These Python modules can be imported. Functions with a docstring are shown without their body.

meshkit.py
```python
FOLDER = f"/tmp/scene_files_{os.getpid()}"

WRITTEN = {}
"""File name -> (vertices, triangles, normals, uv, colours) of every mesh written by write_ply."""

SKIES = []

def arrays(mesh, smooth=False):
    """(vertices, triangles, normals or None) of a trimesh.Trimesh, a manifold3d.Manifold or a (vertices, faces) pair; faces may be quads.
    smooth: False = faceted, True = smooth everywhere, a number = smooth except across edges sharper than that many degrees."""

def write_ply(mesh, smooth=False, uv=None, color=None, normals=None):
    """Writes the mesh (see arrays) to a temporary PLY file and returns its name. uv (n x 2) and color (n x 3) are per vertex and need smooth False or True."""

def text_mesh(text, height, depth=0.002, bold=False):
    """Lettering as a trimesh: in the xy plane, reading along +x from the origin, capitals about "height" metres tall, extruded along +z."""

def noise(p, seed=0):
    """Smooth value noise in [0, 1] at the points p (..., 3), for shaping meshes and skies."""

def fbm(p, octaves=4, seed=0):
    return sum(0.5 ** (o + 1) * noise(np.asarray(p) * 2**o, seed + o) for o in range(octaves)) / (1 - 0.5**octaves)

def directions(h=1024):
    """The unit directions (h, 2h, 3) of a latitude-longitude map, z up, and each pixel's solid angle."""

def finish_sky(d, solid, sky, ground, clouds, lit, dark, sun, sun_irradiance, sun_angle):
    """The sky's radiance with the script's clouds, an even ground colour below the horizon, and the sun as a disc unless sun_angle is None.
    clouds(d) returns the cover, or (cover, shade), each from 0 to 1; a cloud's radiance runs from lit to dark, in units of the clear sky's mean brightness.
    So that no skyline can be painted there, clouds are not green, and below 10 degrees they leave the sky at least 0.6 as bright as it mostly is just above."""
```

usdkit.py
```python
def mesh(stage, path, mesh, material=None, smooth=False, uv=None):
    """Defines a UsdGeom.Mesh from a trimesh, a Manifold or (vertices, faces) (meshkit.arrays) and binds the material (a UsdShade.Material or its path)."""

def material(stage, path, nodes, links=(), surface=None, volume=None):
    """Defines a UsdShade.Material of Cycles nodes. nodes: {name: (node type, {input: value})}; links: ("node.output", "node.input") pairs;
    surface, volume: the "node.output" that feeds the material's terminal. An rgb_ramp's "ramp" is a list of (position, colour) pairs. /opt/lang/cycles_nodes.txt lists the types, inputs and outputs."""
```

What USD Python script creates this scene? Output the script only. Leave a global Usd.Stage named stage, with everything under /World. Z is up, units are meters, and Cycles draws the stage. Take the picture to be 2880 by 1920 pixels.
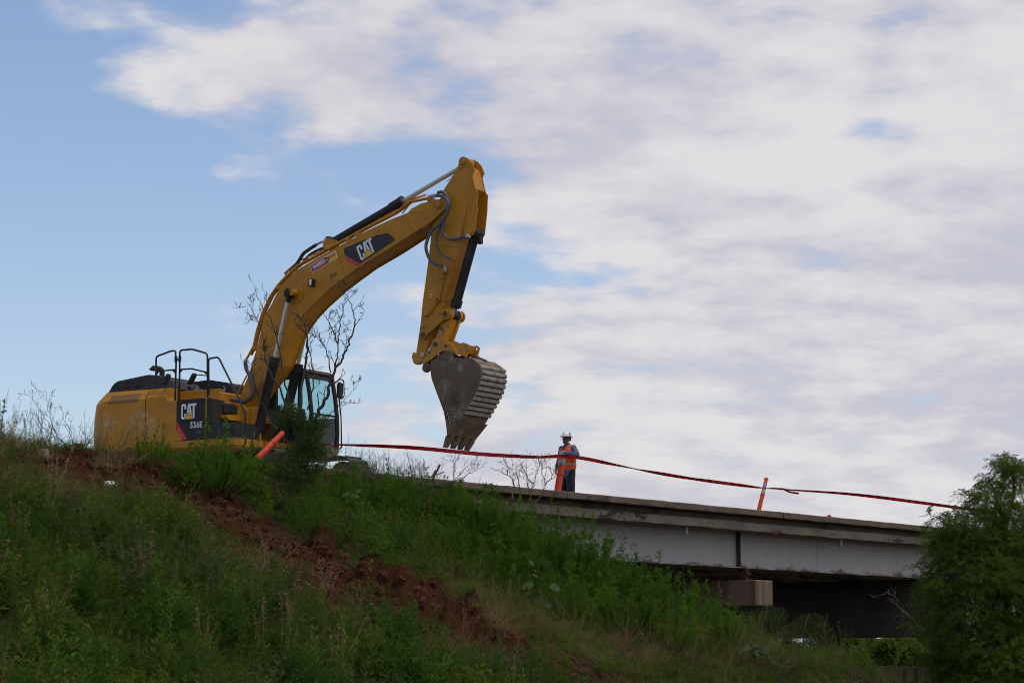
import math, numpy as np, trimesh, manifold3d, usdkit, meshkit
from pxr import Usd, UsdGeom, UsdLux, UsdShade, Sdf, Gf, Vt
from shapely.geometry import Polygon, Point, LineString, box as sbox
from shapely import affinity, union_all

stage = Usd.Stage.CreateInMemory()
UsdGeom.SetStageUpAxis(stage, 'Z'); UsdGeom.SetStageMetersPerUnit(stage, 1.0)
UsdGeom.Xform.Define(stage, '/World'); UsdGeom.Scope.Define(stage, '/World/Looks')

# ---------------------------------------------------------------- camera, sky, sun, exposure
FOC = 7000.0                                     # focal length in pixels of a 2880 wide frame
PITCH = math.atan(940 / FOC)
EYE = np.array([0, 0, 1.7])
cam = UsdGeom.Camera.Define(stage, '/World/camera')
cam.AddTranslateOp().Set(Gf.Vec3d(*EYE)); cam.AddRotateXOp().Set(90 + math.degrees(PITCH))
cam.CreateHorizontalApertureAttr(36.0); cam.CreateVerticalApertureAttr(24.0)
cam.CreateFocalLengthAttr(36.0 * FOC / 2880); cam.CreateFocusDistanceAttr(52.0); cam.CreateFStopAttr(4.0)
cam.CreateClippingRangeAttr(Gf.Vec2f(0.1, 20000)); cam.CreateExposureAttr(0.0)
SUN = np.array([0.30, -0.12, 0.95]); SUN /= np.linalg.norm(SUN)
SUN_EL, SUN_ROT = math.asin(SUN[2]), math.atan2(SUN[0], SUN[1])
SKY_STRENGTH = 0.11
def sky_material():
    N = {'tc': ('texture_coordinate', {}), 'sep': ('separate_xyz', {}),
         'sky': ('sky_texture', {'sky_type': 'single_scattering', 'sun_disc': False, 'sun_elevation': SUN_EL, 'sun_rotation': SUN_ROT, 'altitude': 300.0, 'air_density': 1.0, 'aerosol_density': 0.8, 'ozone_density': 1.6})}
    L = [('tc.generated', 'sep.vector')]
    def m(name, kind, a, b=None, c=None, **k):
        ins = {'math_type': kind, **k}
        for key, val in (('value1', a), ('value2', b), ('value3', c)):
            if val is None: continue
            if isinstance(val, str): L.append((val, f'{name}.{key}'))
            else: ins[key] = float(val)
        N[name] = ('math', ins); return f'{name}.value'
    X, Y, Z = 'sep.x', 'sep.y', 'sep.z'
    zz = m('zz', 'maximum', Z, 0.0)
    den = m('den', 'add', zz, 0.20)
    qx, qy = m('qx', 'divide', X, den), m('qy', 'divide', Y, den)
    N['q'] = ('combine_xyz', {}); L += [(qx, 'q.x'), (qy, 'q.y')]
    N['n1'] = ('noise_texture', {'scale': 8.0, 'detail': 7.0, 'roughness': 0.52, 'distortion': 0.05}); L.append(('q.vector', 'n1.vector'))
    N['n2'] = ('noise_texture', {'scale': 8.0, 'detail': 8.0, 'roughness': 0.58, 'distortion': 0.08}); L.append(('q.vector', 'n2.vector'))
    # where the cloud deck lies: thick to the right (+x), open to the left, with a few banks and gaps
    N['right'] = ('map_range', {'range_type': 'smoothstep', 'from_min': -0.10, 'from_max': 0.06, 'to_min': 0.0, 'to_max': 0.44, 'clamp': True}); L.append((X, 'right.value'))
    bias = 'right.result'
    def bank(i, px, py, rx, ry, amount, rot=0.0):
        nonlocal bias
        cx, cz = (px - 1440) / FOC, (1900 - py) / FOC
        ca, sa = math.cos(rot), math.sin(rot)
        ax = m(f'bx{i}', 'subtract', X, cx); az = m(f'bz{i}', 'subtract', Z, cz)
        ux = m(f'bu{i}', 'multiply_add', ax, ca, m(f'bp{i}', 'multiply', az, sa)); uz = m(f'bv{i}', 'multiply_add', az, ca, m(f'bq{i}', 'multiply', ax, -sa))
        ex = m(f'be{i}', 'multiply', ux, FOC / rx); ez = m(f'bf{i}', 'multiply', uz, FOC / ry)
        r2 = m(f'br{i}', 'add', m(f'bs{i}', 'multiply', ex, ex), m(f'bt{i}', 'multiply', ez, ez))
        g = m(f'bg{i}', 'exponent', m(f'bn{i}', 'multiply', r2, -1.0))
        bias = m(f'bb{i}', 'multiply_add', g, amount, bias)
    bank(0, 900, 120, 560, 200, 0.32, 0.1)       # bank along the top
    bank(1, 620, 290, 380, 150, 0.20)
    bank(2, 60, 700, 330, 900, -0.30)
    bank(9, 1000, 230, 420, 110, 0.20)
    bank(10, 700, 700, 520, 190, -0.16)
    bank(3, 1560, 770, 240, 70, -0.42, -0.12)    # blue gap right of the arm
    bank(4, 1150, 640, 420, 230, -0.16)
    bank(5, 2300, 500, 900, 420, 0.16)
    bank(6, 1650, 560, 300, 120, 0.16)
    bank(7, 1750, 940, 420, 110, 0.12)
    bank(8, 2440, 390, 120, 40, -0.30)
    N['low'] = ('map_range', {'range_type': 'smoothstep', 'from_min': 0.02, 'from_max': 0.15, 'to_min': 0.22, 'to_max': 0.0, 'clamp': True}); L.append((Z, 'low.value'))
    tot = m('tot', 'add', m('t0', 'add', bias, 'low.result'), m('nn', 'multiply_add', 'n1.fac', 1.6, -0.26))
    N['cover'] = ('map_range', {'range_type': 'smoothstep', 'from_min': 0.52, 'from_max': 1.0, 'to_min': 0.0, 'to_max': 0.96, 'clamp': True}); L.append((tot, 'cover.value'))
    N['n4'] = ('noise_texture', {'scale': 2.4, 'detail': 3.0, 'roughness': .5}); L.append(('q.vector', 'n4.vector')); N['nm'] = ('mix_float', {'fac': .45}); L += [('n2.fac', 'nm.a'), ('n4.fac', 'nm.b')]
    N['thick'] = ('map_range', {'range_type': 'smoothstep', 'from_min': 0.38, 'from_max': 0.60, 'to_min': 0.0, 'to_max': 1.0, 'clamp': True}); L.append(('nm.result', 'thick.value'))
    k = 1 / SKY_STRENGTH
    N['cloud'] = ('mix_color', {'a': (0.56 * k, 0.55 * k, 0.632 * k), 'b': (0.765 * k, 0.74 * k, 0.75 * k), 'use_clamp': True}); L.append(('thick.result', 'cloud.fac'))
    N['blue'] = ('mix_color', {'blend_type': 'multiply', 'fac': 1.0, 'b': (1.30, 1.22, 1.24)}); L.append(('sky.color', 'blue.a'))
    N['mix'] = ('mix_color', {}); L += [('blue.result', 'mix.a'), ('cloud.result', 'mix.b'), ('cover.result', 'mix.fac')]
    N['bg'] = ('background_shader', {'strength': SKY_STRENGTH}); L.append(('mix.result', 'bg.color'))
    return usdkit.material(stage, '/World/Looks/sky', N, L, surface='bg.background')
dome = UsdLux.DomeLight.Define(stage, '/World/sky')
UsdShade.MaterialBindingAPI.Apply(dome.GetPrim()).Bind(sky_material())
dome.GetPrim().SetCustomDataByKey('kind', 'structure')
sun = UsdLux.DistantLight.Define(stage, '/World/sun')
sun.CreateIntensityAttr(0.40); sun.CreateAngleAttr(10.0); sun.CreateColorAttr(Gf.Vec3f(1.0, 0.95, 0.88)); sun.CreateNormalizeAttr(True)
sun.AddRotateXYZOp().Set(Gf.Vec3f(90 - math.degrees(SUN_EL), 0, -math.degrees(SUN_ROT) + 180))   # shines along -z, from SUN
q = Gf.Rotation(Gf.Vec3d(0, 0, 1), Gf.Vec3d(*SUN)).GetQuat()
sun.ClearXformOpOrder(); sun.AddOrientOp(UsdGeom.XformOp.PrecisionDouble).Set(Gf.Quatd(q.GetReal(), q.GetImaginary()))

# ---------------------------------------------------------------- helpers
RNG = np.random.default_rng(7)
VIEWS = dict(R1=(200, 900, 2.94), R2=(650, 700, 2.6125), R3=(800, 420, 3.6185), R4=(1120, 820, 3.2667), R5=(1450, 1150, 5.807), R6=(1400, 1250, 3.136), R7=(1900, 1200, 2.1776),
             R8=(0, 1100, 1.912), S3=(250, 960, 5.2275), S4=(550, 960, 4.611), S5=(800, 1200, 3.1357), S6=(1300, 1500, 3.36), S7=(2200, 1550, 3.4588), S8=(2500, 1220, 4.126), D=(0, 0, 2352 / 2880), P=(0, 0, 1.0))
def src(view, x, y):
    a = VIEWS[view]; return a[0] + x / a[2], a[1] + y / a[2]
CP, SP = math.cos(PITCH), math.sin(PITCH)
def ray(px, py):
    u, v = (px - 1440) / FOC, (960 - py) / FOC
    return np.array([u, CP - v * SP, SP + v * CP])
def at(view, x, y, depth):
    d = ray(*src(view, x, y)); return EYE + d * (depth / d[1])
def project(P):
    P = np.atleast_2d(P) - EYE
    w = P[:, 1] * CP + P[:, 2] * SP; v = -P[:, 1] * SP + P[:, 2] * CP
    return 1440 + FOC * P[:, 0] / w, 960 - FOC * v / w

counts = {}
def numbered(parent, name):
    k = counts.get((parent, name), 0); counts[(parent, name)] = k + 1
    return f'{parent}/{name}' + (f'_{k:03d}' if k else '')
def ppath(parent):
    return '/World' if parent is None else str(parent.GetPath())
def tag(o, label=None, cat=None, group=None, kind=None):
    for k, v in (('label', label), ('category', cat), ('group', group), ('kind', kind)):
        if v: o.SetCustomDataByKey(k, v)
    return o
def obj(name, mesh, mat, parent=None, smooth=False, **k):
    if isinstance(mesh, list): mesh = join(mesh)
    return tag(usdkit.mesh(stage, numbered(ppath(parent), name), mesh, mat, smooth).GetPrim(), **k)
def thing(name, label, cat, loc=(0, 0, 0), rotz=0.0, group=None, kind=None):
    x = UsdGeom.Xform.Define(stage, numbered('/World', name))
    x.AddTranslateOp().Set(Gf.Vec3d(*map(float, loc))); x.AddRotateZOp().Set(float(rotz))
    return tag(x.GetPrim(), label, cat, group, kind)
def copy_of(root, name, label, loc, rotz=0.0, scale=(1, 1, 1), group=None):
    cat = root.GetCustomDataByKey('category')
    x = UsdGeom.Xform.Define(stage, numbered('/World', name)); o = x.GetPrim()
    o.GetReferences().AddInternalReference(root.GetPath()); o.SetInstanceable(True)
    x.ClearXformOpOrder()
    x.AddTranslateOp().Set(Gf.Vec3d(*map(float, loc))); x.AddRotateZOp().Set(float(rotz)); x.AddScaleOp().Set(Gf.Vec3f(*map(float, scale)))
    return tag(o, label, cat, group)

def tri(v, f): return trimesh.Trimesh(np.asarray(v, float), np.asarray(f, int), process=False)
def join(ms):
    ms = [m if isinstance(m, trimesh.Trimesh) else tri(*meshkit.arrays(m)[:2]) for m in ms]
    return trimesh.util.concatenate(ms)
def hull(pts): return trimesh.convex.convex_hull(np.asarray(pts, float))
def bx(x0, x1, y0, y1, z0, z1, b=0.0):
    b = min(b, (x1 - x0) / 3, (y1 - y0) / 3, (z1 - z0) / 3)
    if b <= 0: return trimesh.creation.box(bounds=[[x0, y0, z0], [x1, y1, z1]])
    P = []
    for x, sx in ((x0, 1), (x1, -1)):
        for y, sy in ((y0, 1), (y1, -1)):
            for z, sz in ((z0, 1), (z1, -1)):
                P += [(x + sx * b, y, z + sz * b), (x, y + sy * b, z + sz * b), (x + sx * b, y + sy * b, z)]
    return hull(P)
def tube(path, r, n=8, closed_ends=True):
    path = np.asarray(path, float); k = len(path)
    r = np.broadcast_to(np.asarray(r, float), (k,))
    T = np.gradient(path, axis=0); T /= np.linalg.norm(T, axis=1, keepdims=True) + 1e-12
    a = np.array([0, 0, 1.0]) if abs(T[0][2]) < .9 else np.array([1.0, 0, 0])
    V = []; u = np.cross(T[0], a); u /= np.linalg.norm(u)
    ang = np.arange(n) / n * 2 * math.pi
    for i in range(k):
        u = u - T[i] * np.dot(u, T[i]); u /= np.linalg.norm(u) + 1e-12; w = np.cross(T[i], u)
        V.append(path[i] + r[i] * (np.cos(ang)[:, None] * u + np.sin(ang)[:, None] * w))
    V = np.vstack(V); F = []
    for i in range(k - 1):
        for j in range(n):
            p, q_ = i * n + j, i * n + (j + 1) % n
            F += [(p, q_, q_ + n), (p, q_ + n, p + n)]
    if closed_ends:
        V = np.vstack([V, path[0], path[-1]]); c0, c1 = k * n, k * n + 1
        for j in range(n): F += [(c0, (j + 1) % n, j), (c1, (k - 1) * n + j, (k - 1) * n + (j + 1) % n)]
    return tri(V, F)
def cyl(p0, p1, r, n=20): return tube([p0, p1], r, n)
def smooth_path(P, k=6):
    """Catmull-Rom through the points."""
    P = np.asarray(P, float); Q = np.vstack([2 * P[0] - P[1], P, 2 * P[-1] - P[-2]]); out = []
    for i in range(1, len(Q) - 2):
        for s in np.linspace(0, 1, k, endpoint=False):
            a, b, c, d = Q[i - 1:i + 3]
            out.append(.5 * (2 * b + (c - a) * s + (2 * a - 5 * b + 4 * c - d) * s * s + (3 * b - a - 3 * c + d) * s ** 3))
    return np.array(out + [P[-1]])
def plate(poly, y0, y1):
    """A polygon in the (x, z) plane made solid from y0 to y1."""
    if not isinstance(poly, (Polygon,)) and not hasattr(poly, 'geoms'): poly = Polygon(poly)
    poly = poly.buffer(0); out = []
    for g in getattr(poly, 'geoms', [poly]):
        m = trimesh.creation.extrude_polygon(g, abs(y1 - y0), engine='earcut')
        v = np.array(m.vertices); w = np.stack([v[:, 0], v[:, 2] + min(y0, y1), v[:, 1]], 1)
        out.append(tri(w, np.array(m.faces)[:, ::-1]))
    return join(out)
def rounded(poly, r): return Polygon(poly).buffer(-r).buffer(2 * r).buffer(-r)
def sphere(c, r, s=2):
    m = trimesh.creation.icosphere(s, 1.0); m.vertices = m.vertices * np.asarray(r) + np.asarray(c); return m

# ---------------------------------------------------------------- materials
def mat(name, col, rough=0.6, metal=0.0, col2=None, scale=4.0, lo=.4, hi=.65, bump=0.0, bump_scale=30.0, bevel=0.0, spec=0.5, third=None, third_scale=1.0, third_lo=.55, third_hi=.7, detail=6.0, stretch=(1, 1, 1), coat=0.0, blob=None):
    N = {'p': ('principled_bsdf', {'base_color': col, 'roughness': rough, 'metallic': metal, 'specular_ior_level': spec, 'coat_weight': coat, 'coat_roughness': .2})}
    L = []
    if col2 is not None or bump:
        N['tc'] = ('texture_coordinate', {}); N['map'] = ('mapping', {'scale': stretch}); L.append(('tc.object', 'map.vector'))
    out = None
    if col2 is not None:
        N['n'] = ('noise_texture', {'scale': scale, 'detail': detail, 'roughness': .62}); L.append(('map.vector', 'n.vector'))
        N['r'] = ('map_range', {'range_type': 'smoothstep', 'from_min': lo, 'from_max': hi, 'to_min': 0.0, 'to_max': 1.0, 'clamp': True}); L.append(('n.fac', 'r.value'))
        N['c'] = ('mix_color', {'a': col, 'b': col2}); L.append(('r.result', 'c.fac')); out = 'c.result'
        if third is not None:
            N['n3'] = ('noise_texture', {'scale': third_scale, 'detail': 7.0, 'roughness': .65}); L.append(('map.vector', 'n3.vector'))
            N['r3'] = ('map_range', {'range_type': 'smoothstep', 'from_min': third_lo, 'from_max': third_hi, 'to_min': 0.0, 'to_max': 1.0, 'clamp': True}); L.append(('n3.fac', 'r3.value'))
            if blob:      # a large stain where the beam has weathered most
                N['sx'] = ('separate_xyz', {}); N['b1'] = ('math', {'math_type': 'subtract', 'value2': blob[0]}); N['b2'] = ('math', {'math_type': 'divide', 'value2': blob[1]}); N['b3'] = ('math', {'math_type': 'multiply'}); N['b4'] = ('math', {'math_type': 'multiply', 'value2': -1.0}); N['b5'] = ('math', {'math_type': 'exponent'}); N['b6'] = ('math', {'math_type': 'multiply_add', 'value2': blob[2]})
                L += [('tc.object', 'sx.vector'), ('sx.x', 'b1.value1'), ('b1.value', 'b2.value1'), ('b2.value', 'b3.value1'), ('b2.value', 'b3.value2'), ('b3.value', 'b4.value1'), ('b4.value', 'b5.value1'), ('b5.value', 'b6.value1'), ('n3.fac', 'b6.value3')]
                L.remove(('n3.fac', 'r3.value')); L.append(('b6.value', 'r3.value'))
            N['c3'] = ('mix_color', {'b': third}); L += [('c.result', 'c3.a'), ('r3.result', 'c3.fac')]; out = 'c3.result'
        L.append((out, 'p.base_color'))
    nrm = None
    if bevel:
        N['bv'] = ('bevel', {'radius': bevel, 'samples': 4}); nrm = 'bv.bevel'
    if bump:
        N['nb'] = ('noise_texture', {'scale': bump_scale, 'detail': 5.0}); L.append(('map.vector', 'nb.vector'))
        N['b'] = ('bump', {'strength': bump, 'distance': .02}); L.append(('nb.fac', 'b.height'))
        if nrm: L.append((nrm, 'b.normal'))
        nrm = 'b.normal'
    if nrm: L.append((nrm, 'p.normal'))
    return usdkit.material(stage, f'/World/Looks/{name}', N, L, surface='p.BSDF')
def leaf_mat(name, c1, c2, trans=0.35, rough=0.55):
    N = {'g': ('geometry', {}), 'oi': ('object_info', {}), 'n': ('noise_texture', {'scale': .9, 'detail': 3.0}),
         'a': ('math', {'math_type': 'multiply_add', 'value2': .55}), 'b': ('math', {'math_type': 'multiply_add', 'value2': .35, 'value3': -.15}), 's': ('math', {'math_type': 'add', 'use_clamp': True}),
         'c': ('mix_color', {'a': c1, 'b': c2}), 'p': ('principled_bsdf', {'roughness': rough + .15, 'specular_ior_level': .12}), 't': ('translucent_bsdf', {}), 'm': ('mix_closure', {'fac': trans})}
    L = [('g.position', 'n.vector'), ('g.random_per_island', 'a.value1'), ('n.fac', 'a.value3'), ('oi.random', 'b.value1'), ('a.value', 's.value1'), ('b.value', 's.value2'), ('s.value', 'c.fac'),
         ('c.result', 'p.base_color'), ('c.result', 't.color'), ('p.BSDF', 'm.closure1'), ('t.BSDF', 'm.closure2')]
    N['a'][1]['value3'] = 0.0
    L.remove(('n.fac', 'a.value3')); N['n5'] = ('math', {'math_type': 'multiply_add', 'value2': 1.2, 'value3': -.45}); L += [('n.fac', 'n5.value1'), ('n5.value', 'a.value3')]
    return usdkit.material(stage, f'/World/Looks/{name}', N, L, surface='m.closure')

YEL = (0.47, 0.205, 0.012)
M = dict(
    yellow=mat('yellow_paint', YEL, .5, spec=.3, col2=(.40, .175, .012), scale=2.2, bevel=.012, bump=.05, bump_scale=60, third=(.30, .17, .06), third_scale=2.2, third_lo=.54, third_hi=.8),
    yellow_worn=mat('worn_yellow_paint', YEL, .5, col2=(.06, .045, .03), scale=7.0, lo=.58, hi=.66, bevel=.01, bump=.15),
    vent=mat('brown_vent', (.20, .10, .022), .6, bevel=.01),
    black=mat('black_paint', (.010, .010, .010), .5, col2=(.018, .017, .016), scale=5, bevel=.008, spec=.35),
    hood=mat('dark_grey_plastic', (.022, .020, .020), .7, col2=(.033, .03, .03), scale=3, bevel=.02, bump=.05, spec=.3),
    deep=mat('black_mesh', (.008, .008, .01), .8),
    steel=mat('chrome_rod', (.50, .46, .40), .3, .55),
    bolt=mat('bare_steel', (.35, .34, .33), .4, .8),
    hose=mat('grey_hose', (.075, .082, .088), .55),
    hose_black=mat('black_hose', (.02, .02, .021), .5),
    white=mat('white_print', (.75, .74, .73), .5), red=mat('red_print', (.55, .03, .02), .45), trayellow=mat('yellow_print', (.75, .38, .02), .45), dred=mat('dark_red_print', (.32, .018, .02), .45), ink=mat('black_print', (.015, .013, .012), .5),
    bucket=mat('bucket_steel', (.125, .078, .046), .75, 0, col2=(.235, .19, .145), scale=3.2, lo=.45, hi=.72, bevel=.012, bump=.3, bump_scale=25, third=(.075, .045, .03), third_scale=2.0, third_lo=.5, third_hi=.68),
    wear=mat('worn_bar_steel', (.30, .275, .24), .55, .0, col2=(.14, .105, .075), scale=5.0, lo=.45, hi=.7, bevel=.012, bump=.3, bump_scale=30),
    track=mat('track_steel', (.05, .042, .036), .7, .2, col2=(.12, .075, .05), scale=6, bump=.3),
    orange=mat('orange_plastic', (.56, .050, .010), .6, col2=(.47, .055, .018), scale=9, third=(.40, .11, .07), third_scale=14, third_lo=.60, third_hi=.85, spec=.3),
    reflect=mat('silver_band', (.30, .30, .30), .5, col2=(.22, .22, .22), scale=12),
    tape=leaf_mat('red_tape', (.40, .014, .024), (.52, .045, .06), .4, .3),
    concrete=mat('weathered_concrete', (.135, .098, .066), .85, col2=(.095, .068, .047), scale=2.0, lo=.35, hi=.7, bump=.4, bump_scale=25, bevel=.015, third=(.04, .028, .02), third_scale=1.3, third_lo=.52, third_hi=.66, stretch=(.7, 1, 1.6)),
    concrete2=mat('pale_concrete', (.23, .19, .145), .85, col2=(.17, .138, .105), scale=1.6, bump=.35, bump_scale=22, bevel=.02, third=(.05, .033, .024), third_scale=1.1, third_lo=.64, third_hi=.67, stretch=(.6, 1, 1.6), blob=(6.4, 1.5, .16)),
    shadec=mat('shade_darkened_concrete', (.048, .038, .030), .95, col2=(.03, .024, .02), scale=1.0, bump=.3, bump_scale=20),  # far pier: the deep shade under the bridge is put into this colour
    capc=mat('bent_cap_concrete', (.175, .118, .080), .85, col2=(.10, .068, .047), scale=1.2, bump=.3, bump_scale=20, stretch=(2.2, 2.2, .35), bevel=.02),
    girder=None,
    rust=mat('rusty_steel', (.09, .035, .016), .8, col2=(.04, .018, .01), scale=7, bump=.4),
    dark_steel=mat('dark_stiffener_steel', (.035, .032, .03), .7, col2=(.06, .035, .02), scale=4),  # much darker than the girder paint, with brown blotches
    pipe=mat('zinc_pipe', (.22, .23, .24), .5, .3),
    asphalt=mat('asphalt', (.05, .05, .05), .9, col2=(.07, .068, .063), scale=12, bump=.3),
    skin=mat('skin', (.13, .068, .045), .55), shirt=mat('denim_shirt', (.075, .115, .18), .85, col2=(.055, .085, .14), scale=9), jeans=mat('dark_jeans', (.012, .015, .025), .9, col2=(.02, .024, .034), scale=6),
    vest=mat('orange_vest', (.72, .085, .012), .75, col2=(.60, .06, .01), scale=8), helmet=mat('white_helmet', (.72, .71, .68), .3), glove=mat('white_glove', (.62, .60, .55), .85, col2=(.5, .48, .43), scale=25), boot=mat('brown_boot', (.045, .028, .018), .7),
    bark=mat('dark_bark', (.038, .027, .021), .9, col2=(.065, .05, .04), scale=20, bump=.5, bump_scale=60), twig=mat('grey_twig', (.13, .105, .088), .9, col2=(.13, .105, .09), scale=14),
    palewood=mat('pale_dead_wood', (.26, .19, .14), .85, col2=(.16, .11, .08), scale=10), bag=mat('white_plastic_bag', (.72, .70, .72), .45), stone=mat('tan_stone', (.30, .22, .16), .9, col2=(.22, .16, .12), scale=9, bump=.5),
    clod=mat('red_soil_clod', (.050, .011, .0028), .95, col2=(.125, .032, .009), scale=9, bump=.6, bump_scale=40),
    straw=leaf_mat('straw', (.20, .135, .062), (.36, .27, .15), .3), straw2=leaf_mat('brown_straw', (.15, .085, .035), (.24, .155, .07), .25),
    oat=leaf_mat('oat_husk', (.38, .29, .17), (.62, .50, .33), .35),
    weed=leaf_mat('weed_leaf', (.036, .082, .008), (.20, .285, .040), .40), feather=leaf_mat('feather_leaf', (.050, .118, .009), (.185, .295, .028), .42),
    grass=leaf_mat('grass_blade', (.045, .088, .009), (.18, .25, .036), .38), sage=leaf_mat('broad_leaf', (.05, .078, .032), (.085, .115, .052), .25, .8), treeleaf=leaf_mat('tree_leaf', (.075, .118, .015), (.21, .27, .048), .43),
    juniper=leaf_mat('juniper_leaf', (.030, .048, .012), (.075, .09, .026), .2), dull=leaf_mat('dull_leaf', (.055, .088, .024), (.125, .16, .045), .35), flower=mat('yellow_petals', (.6, .45, .03), .6),
)
def girder_mat():
    N = {'tc': ('texture_coordinate', {}), 'sep': ('separate_xyz', {}), 'n': ('noise_texture', {'scale': 1.6, 'detail': 7.0, 'roughness': .65}), 'n2': ('noise_texture', {'scale': 3.0, 'detail': 5.0}),
         'h': ('map_range', {'from_min': -1.12, 'from_max': -1.50, 'to_min': -.36, 'to_max': .12, 'clamp': True}), 's': ('math', {'math_type': 'add'}),
         'r': ('map_range', {'range_type': 'smoothstep', 'from_min': .50, 'from_max': .66, 'to_min': 0.0, 'to_max': 1.0, 'clamp': True}),
         'c': ('mix_color', {'a': (.43, .42, .425), 'b': (.34, .33, .33)}), 'd': ('mix_color', {'b': (.085, .036, .016)}), 'p': ('principled_bsdf', {'roughness': .55})}
    L = [('tc.object', 'sep.vector'), ('tc.object', 'n.vector'), ('tc.object', 'n2.vector'), ('sep.z', 'h.value'), ('n.fac', 's.value1'), ('h.result', 's.value2'), ('s.value', 'r.value'), ('n2.fac', 'c.fac'), ('c.result', 'd.a'), ('r.result', 'd.fac'), ('d.result', 'p.base_color')]
    return usdkit.material(stage, '/World/Looks/girder_paint', N, L, surface='p.BSDF')
M['girder'] = girder_mat()
def glass_mat():
    N = {'f': ('fresnel', {'IOR': 1.45}), 't': ('transparent_bsdf', {'color': (.66, .83, .83)}), 'g': ('glossy_bsdf', {'color': (.9, .95, .95), 'roughness': .02}), 'm': ('mix_closure', {})}
    return usdkit.material(stage, '/World/Looks/cab_glass', N, [('f.fac', 'm.fac'), ('t.BSDF', 'm.closure1'), ('g.BSDF', 'm.closure2')], surface='m.closure')
M['glass'] = glass_mat()

# ---------------------------------------------------------------- terrain: a road embankment ending in a cone under the bridge
A0 = np.array([-1.3, 55.3]); U2 = np.array([.581, .814]); IN2 = np.array([-.814, .581])      # near road edge, along the road, inwards
ROAD_Z = 5.6
SOIL = np.array([(60, 1062, 18), (130, 1064, 42), (240, 1085, 48), (340, 1100, 46), (455, 1150, 44), (520, 1195, 44), (570, 1232, 40), (620, 1275, 46), (700, 1275, 30), (735, 1262, 26), (720, 1315, 52), (790, 1362, 56), (900, 1372, 54), (975, 1390, 50), (1040, 1432, 50), (1120, 1472, 44), (1200, 1502, 36), (1270, 1532, 28), (1370, 1560, 20)], float) * [1 / VIEWS['D'][2]] * 1.0
def soil_mask(px, py, extra=0.0):
    """0 to 1: how far the ground at this spot is the torn-up red soil (a strip running down the slope)."""
    best = np.full(np.shape(px), 1e9)
    skip = {9}
    for i in range(len(SOIL) - 1):
        a, b = SOIL[i], SOIL[i + 1]
        d = b[:2] - a[:2]; L2 = max((d * d).sum(), 1)
        s = np.clip(((px - a[0]) * d[0] + (py - a[1]) * d[1]) / L2, 0, 1)
        w = a[2] + s * (b[2] - a[2])
        best = np.minimum(best, np.hypot((px - a[0] - s * d[0]) * .7, (py - a[1] - s * d[1]) * 1.0) / w)
    return np.clip(1.5 - best - extra + .5 * (meshkit.fbm(np.stack([px * .013, py * .02, 0 * px], -1), 3, 6) - .5), 0, 1)
def road_coords(x, y):
    dx, dy = x - A0[0], y - A0[1]
    return dx * U2[0] + dy * U2[1], -(dx * IN2[0] + dy * IN2[1])
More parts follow.
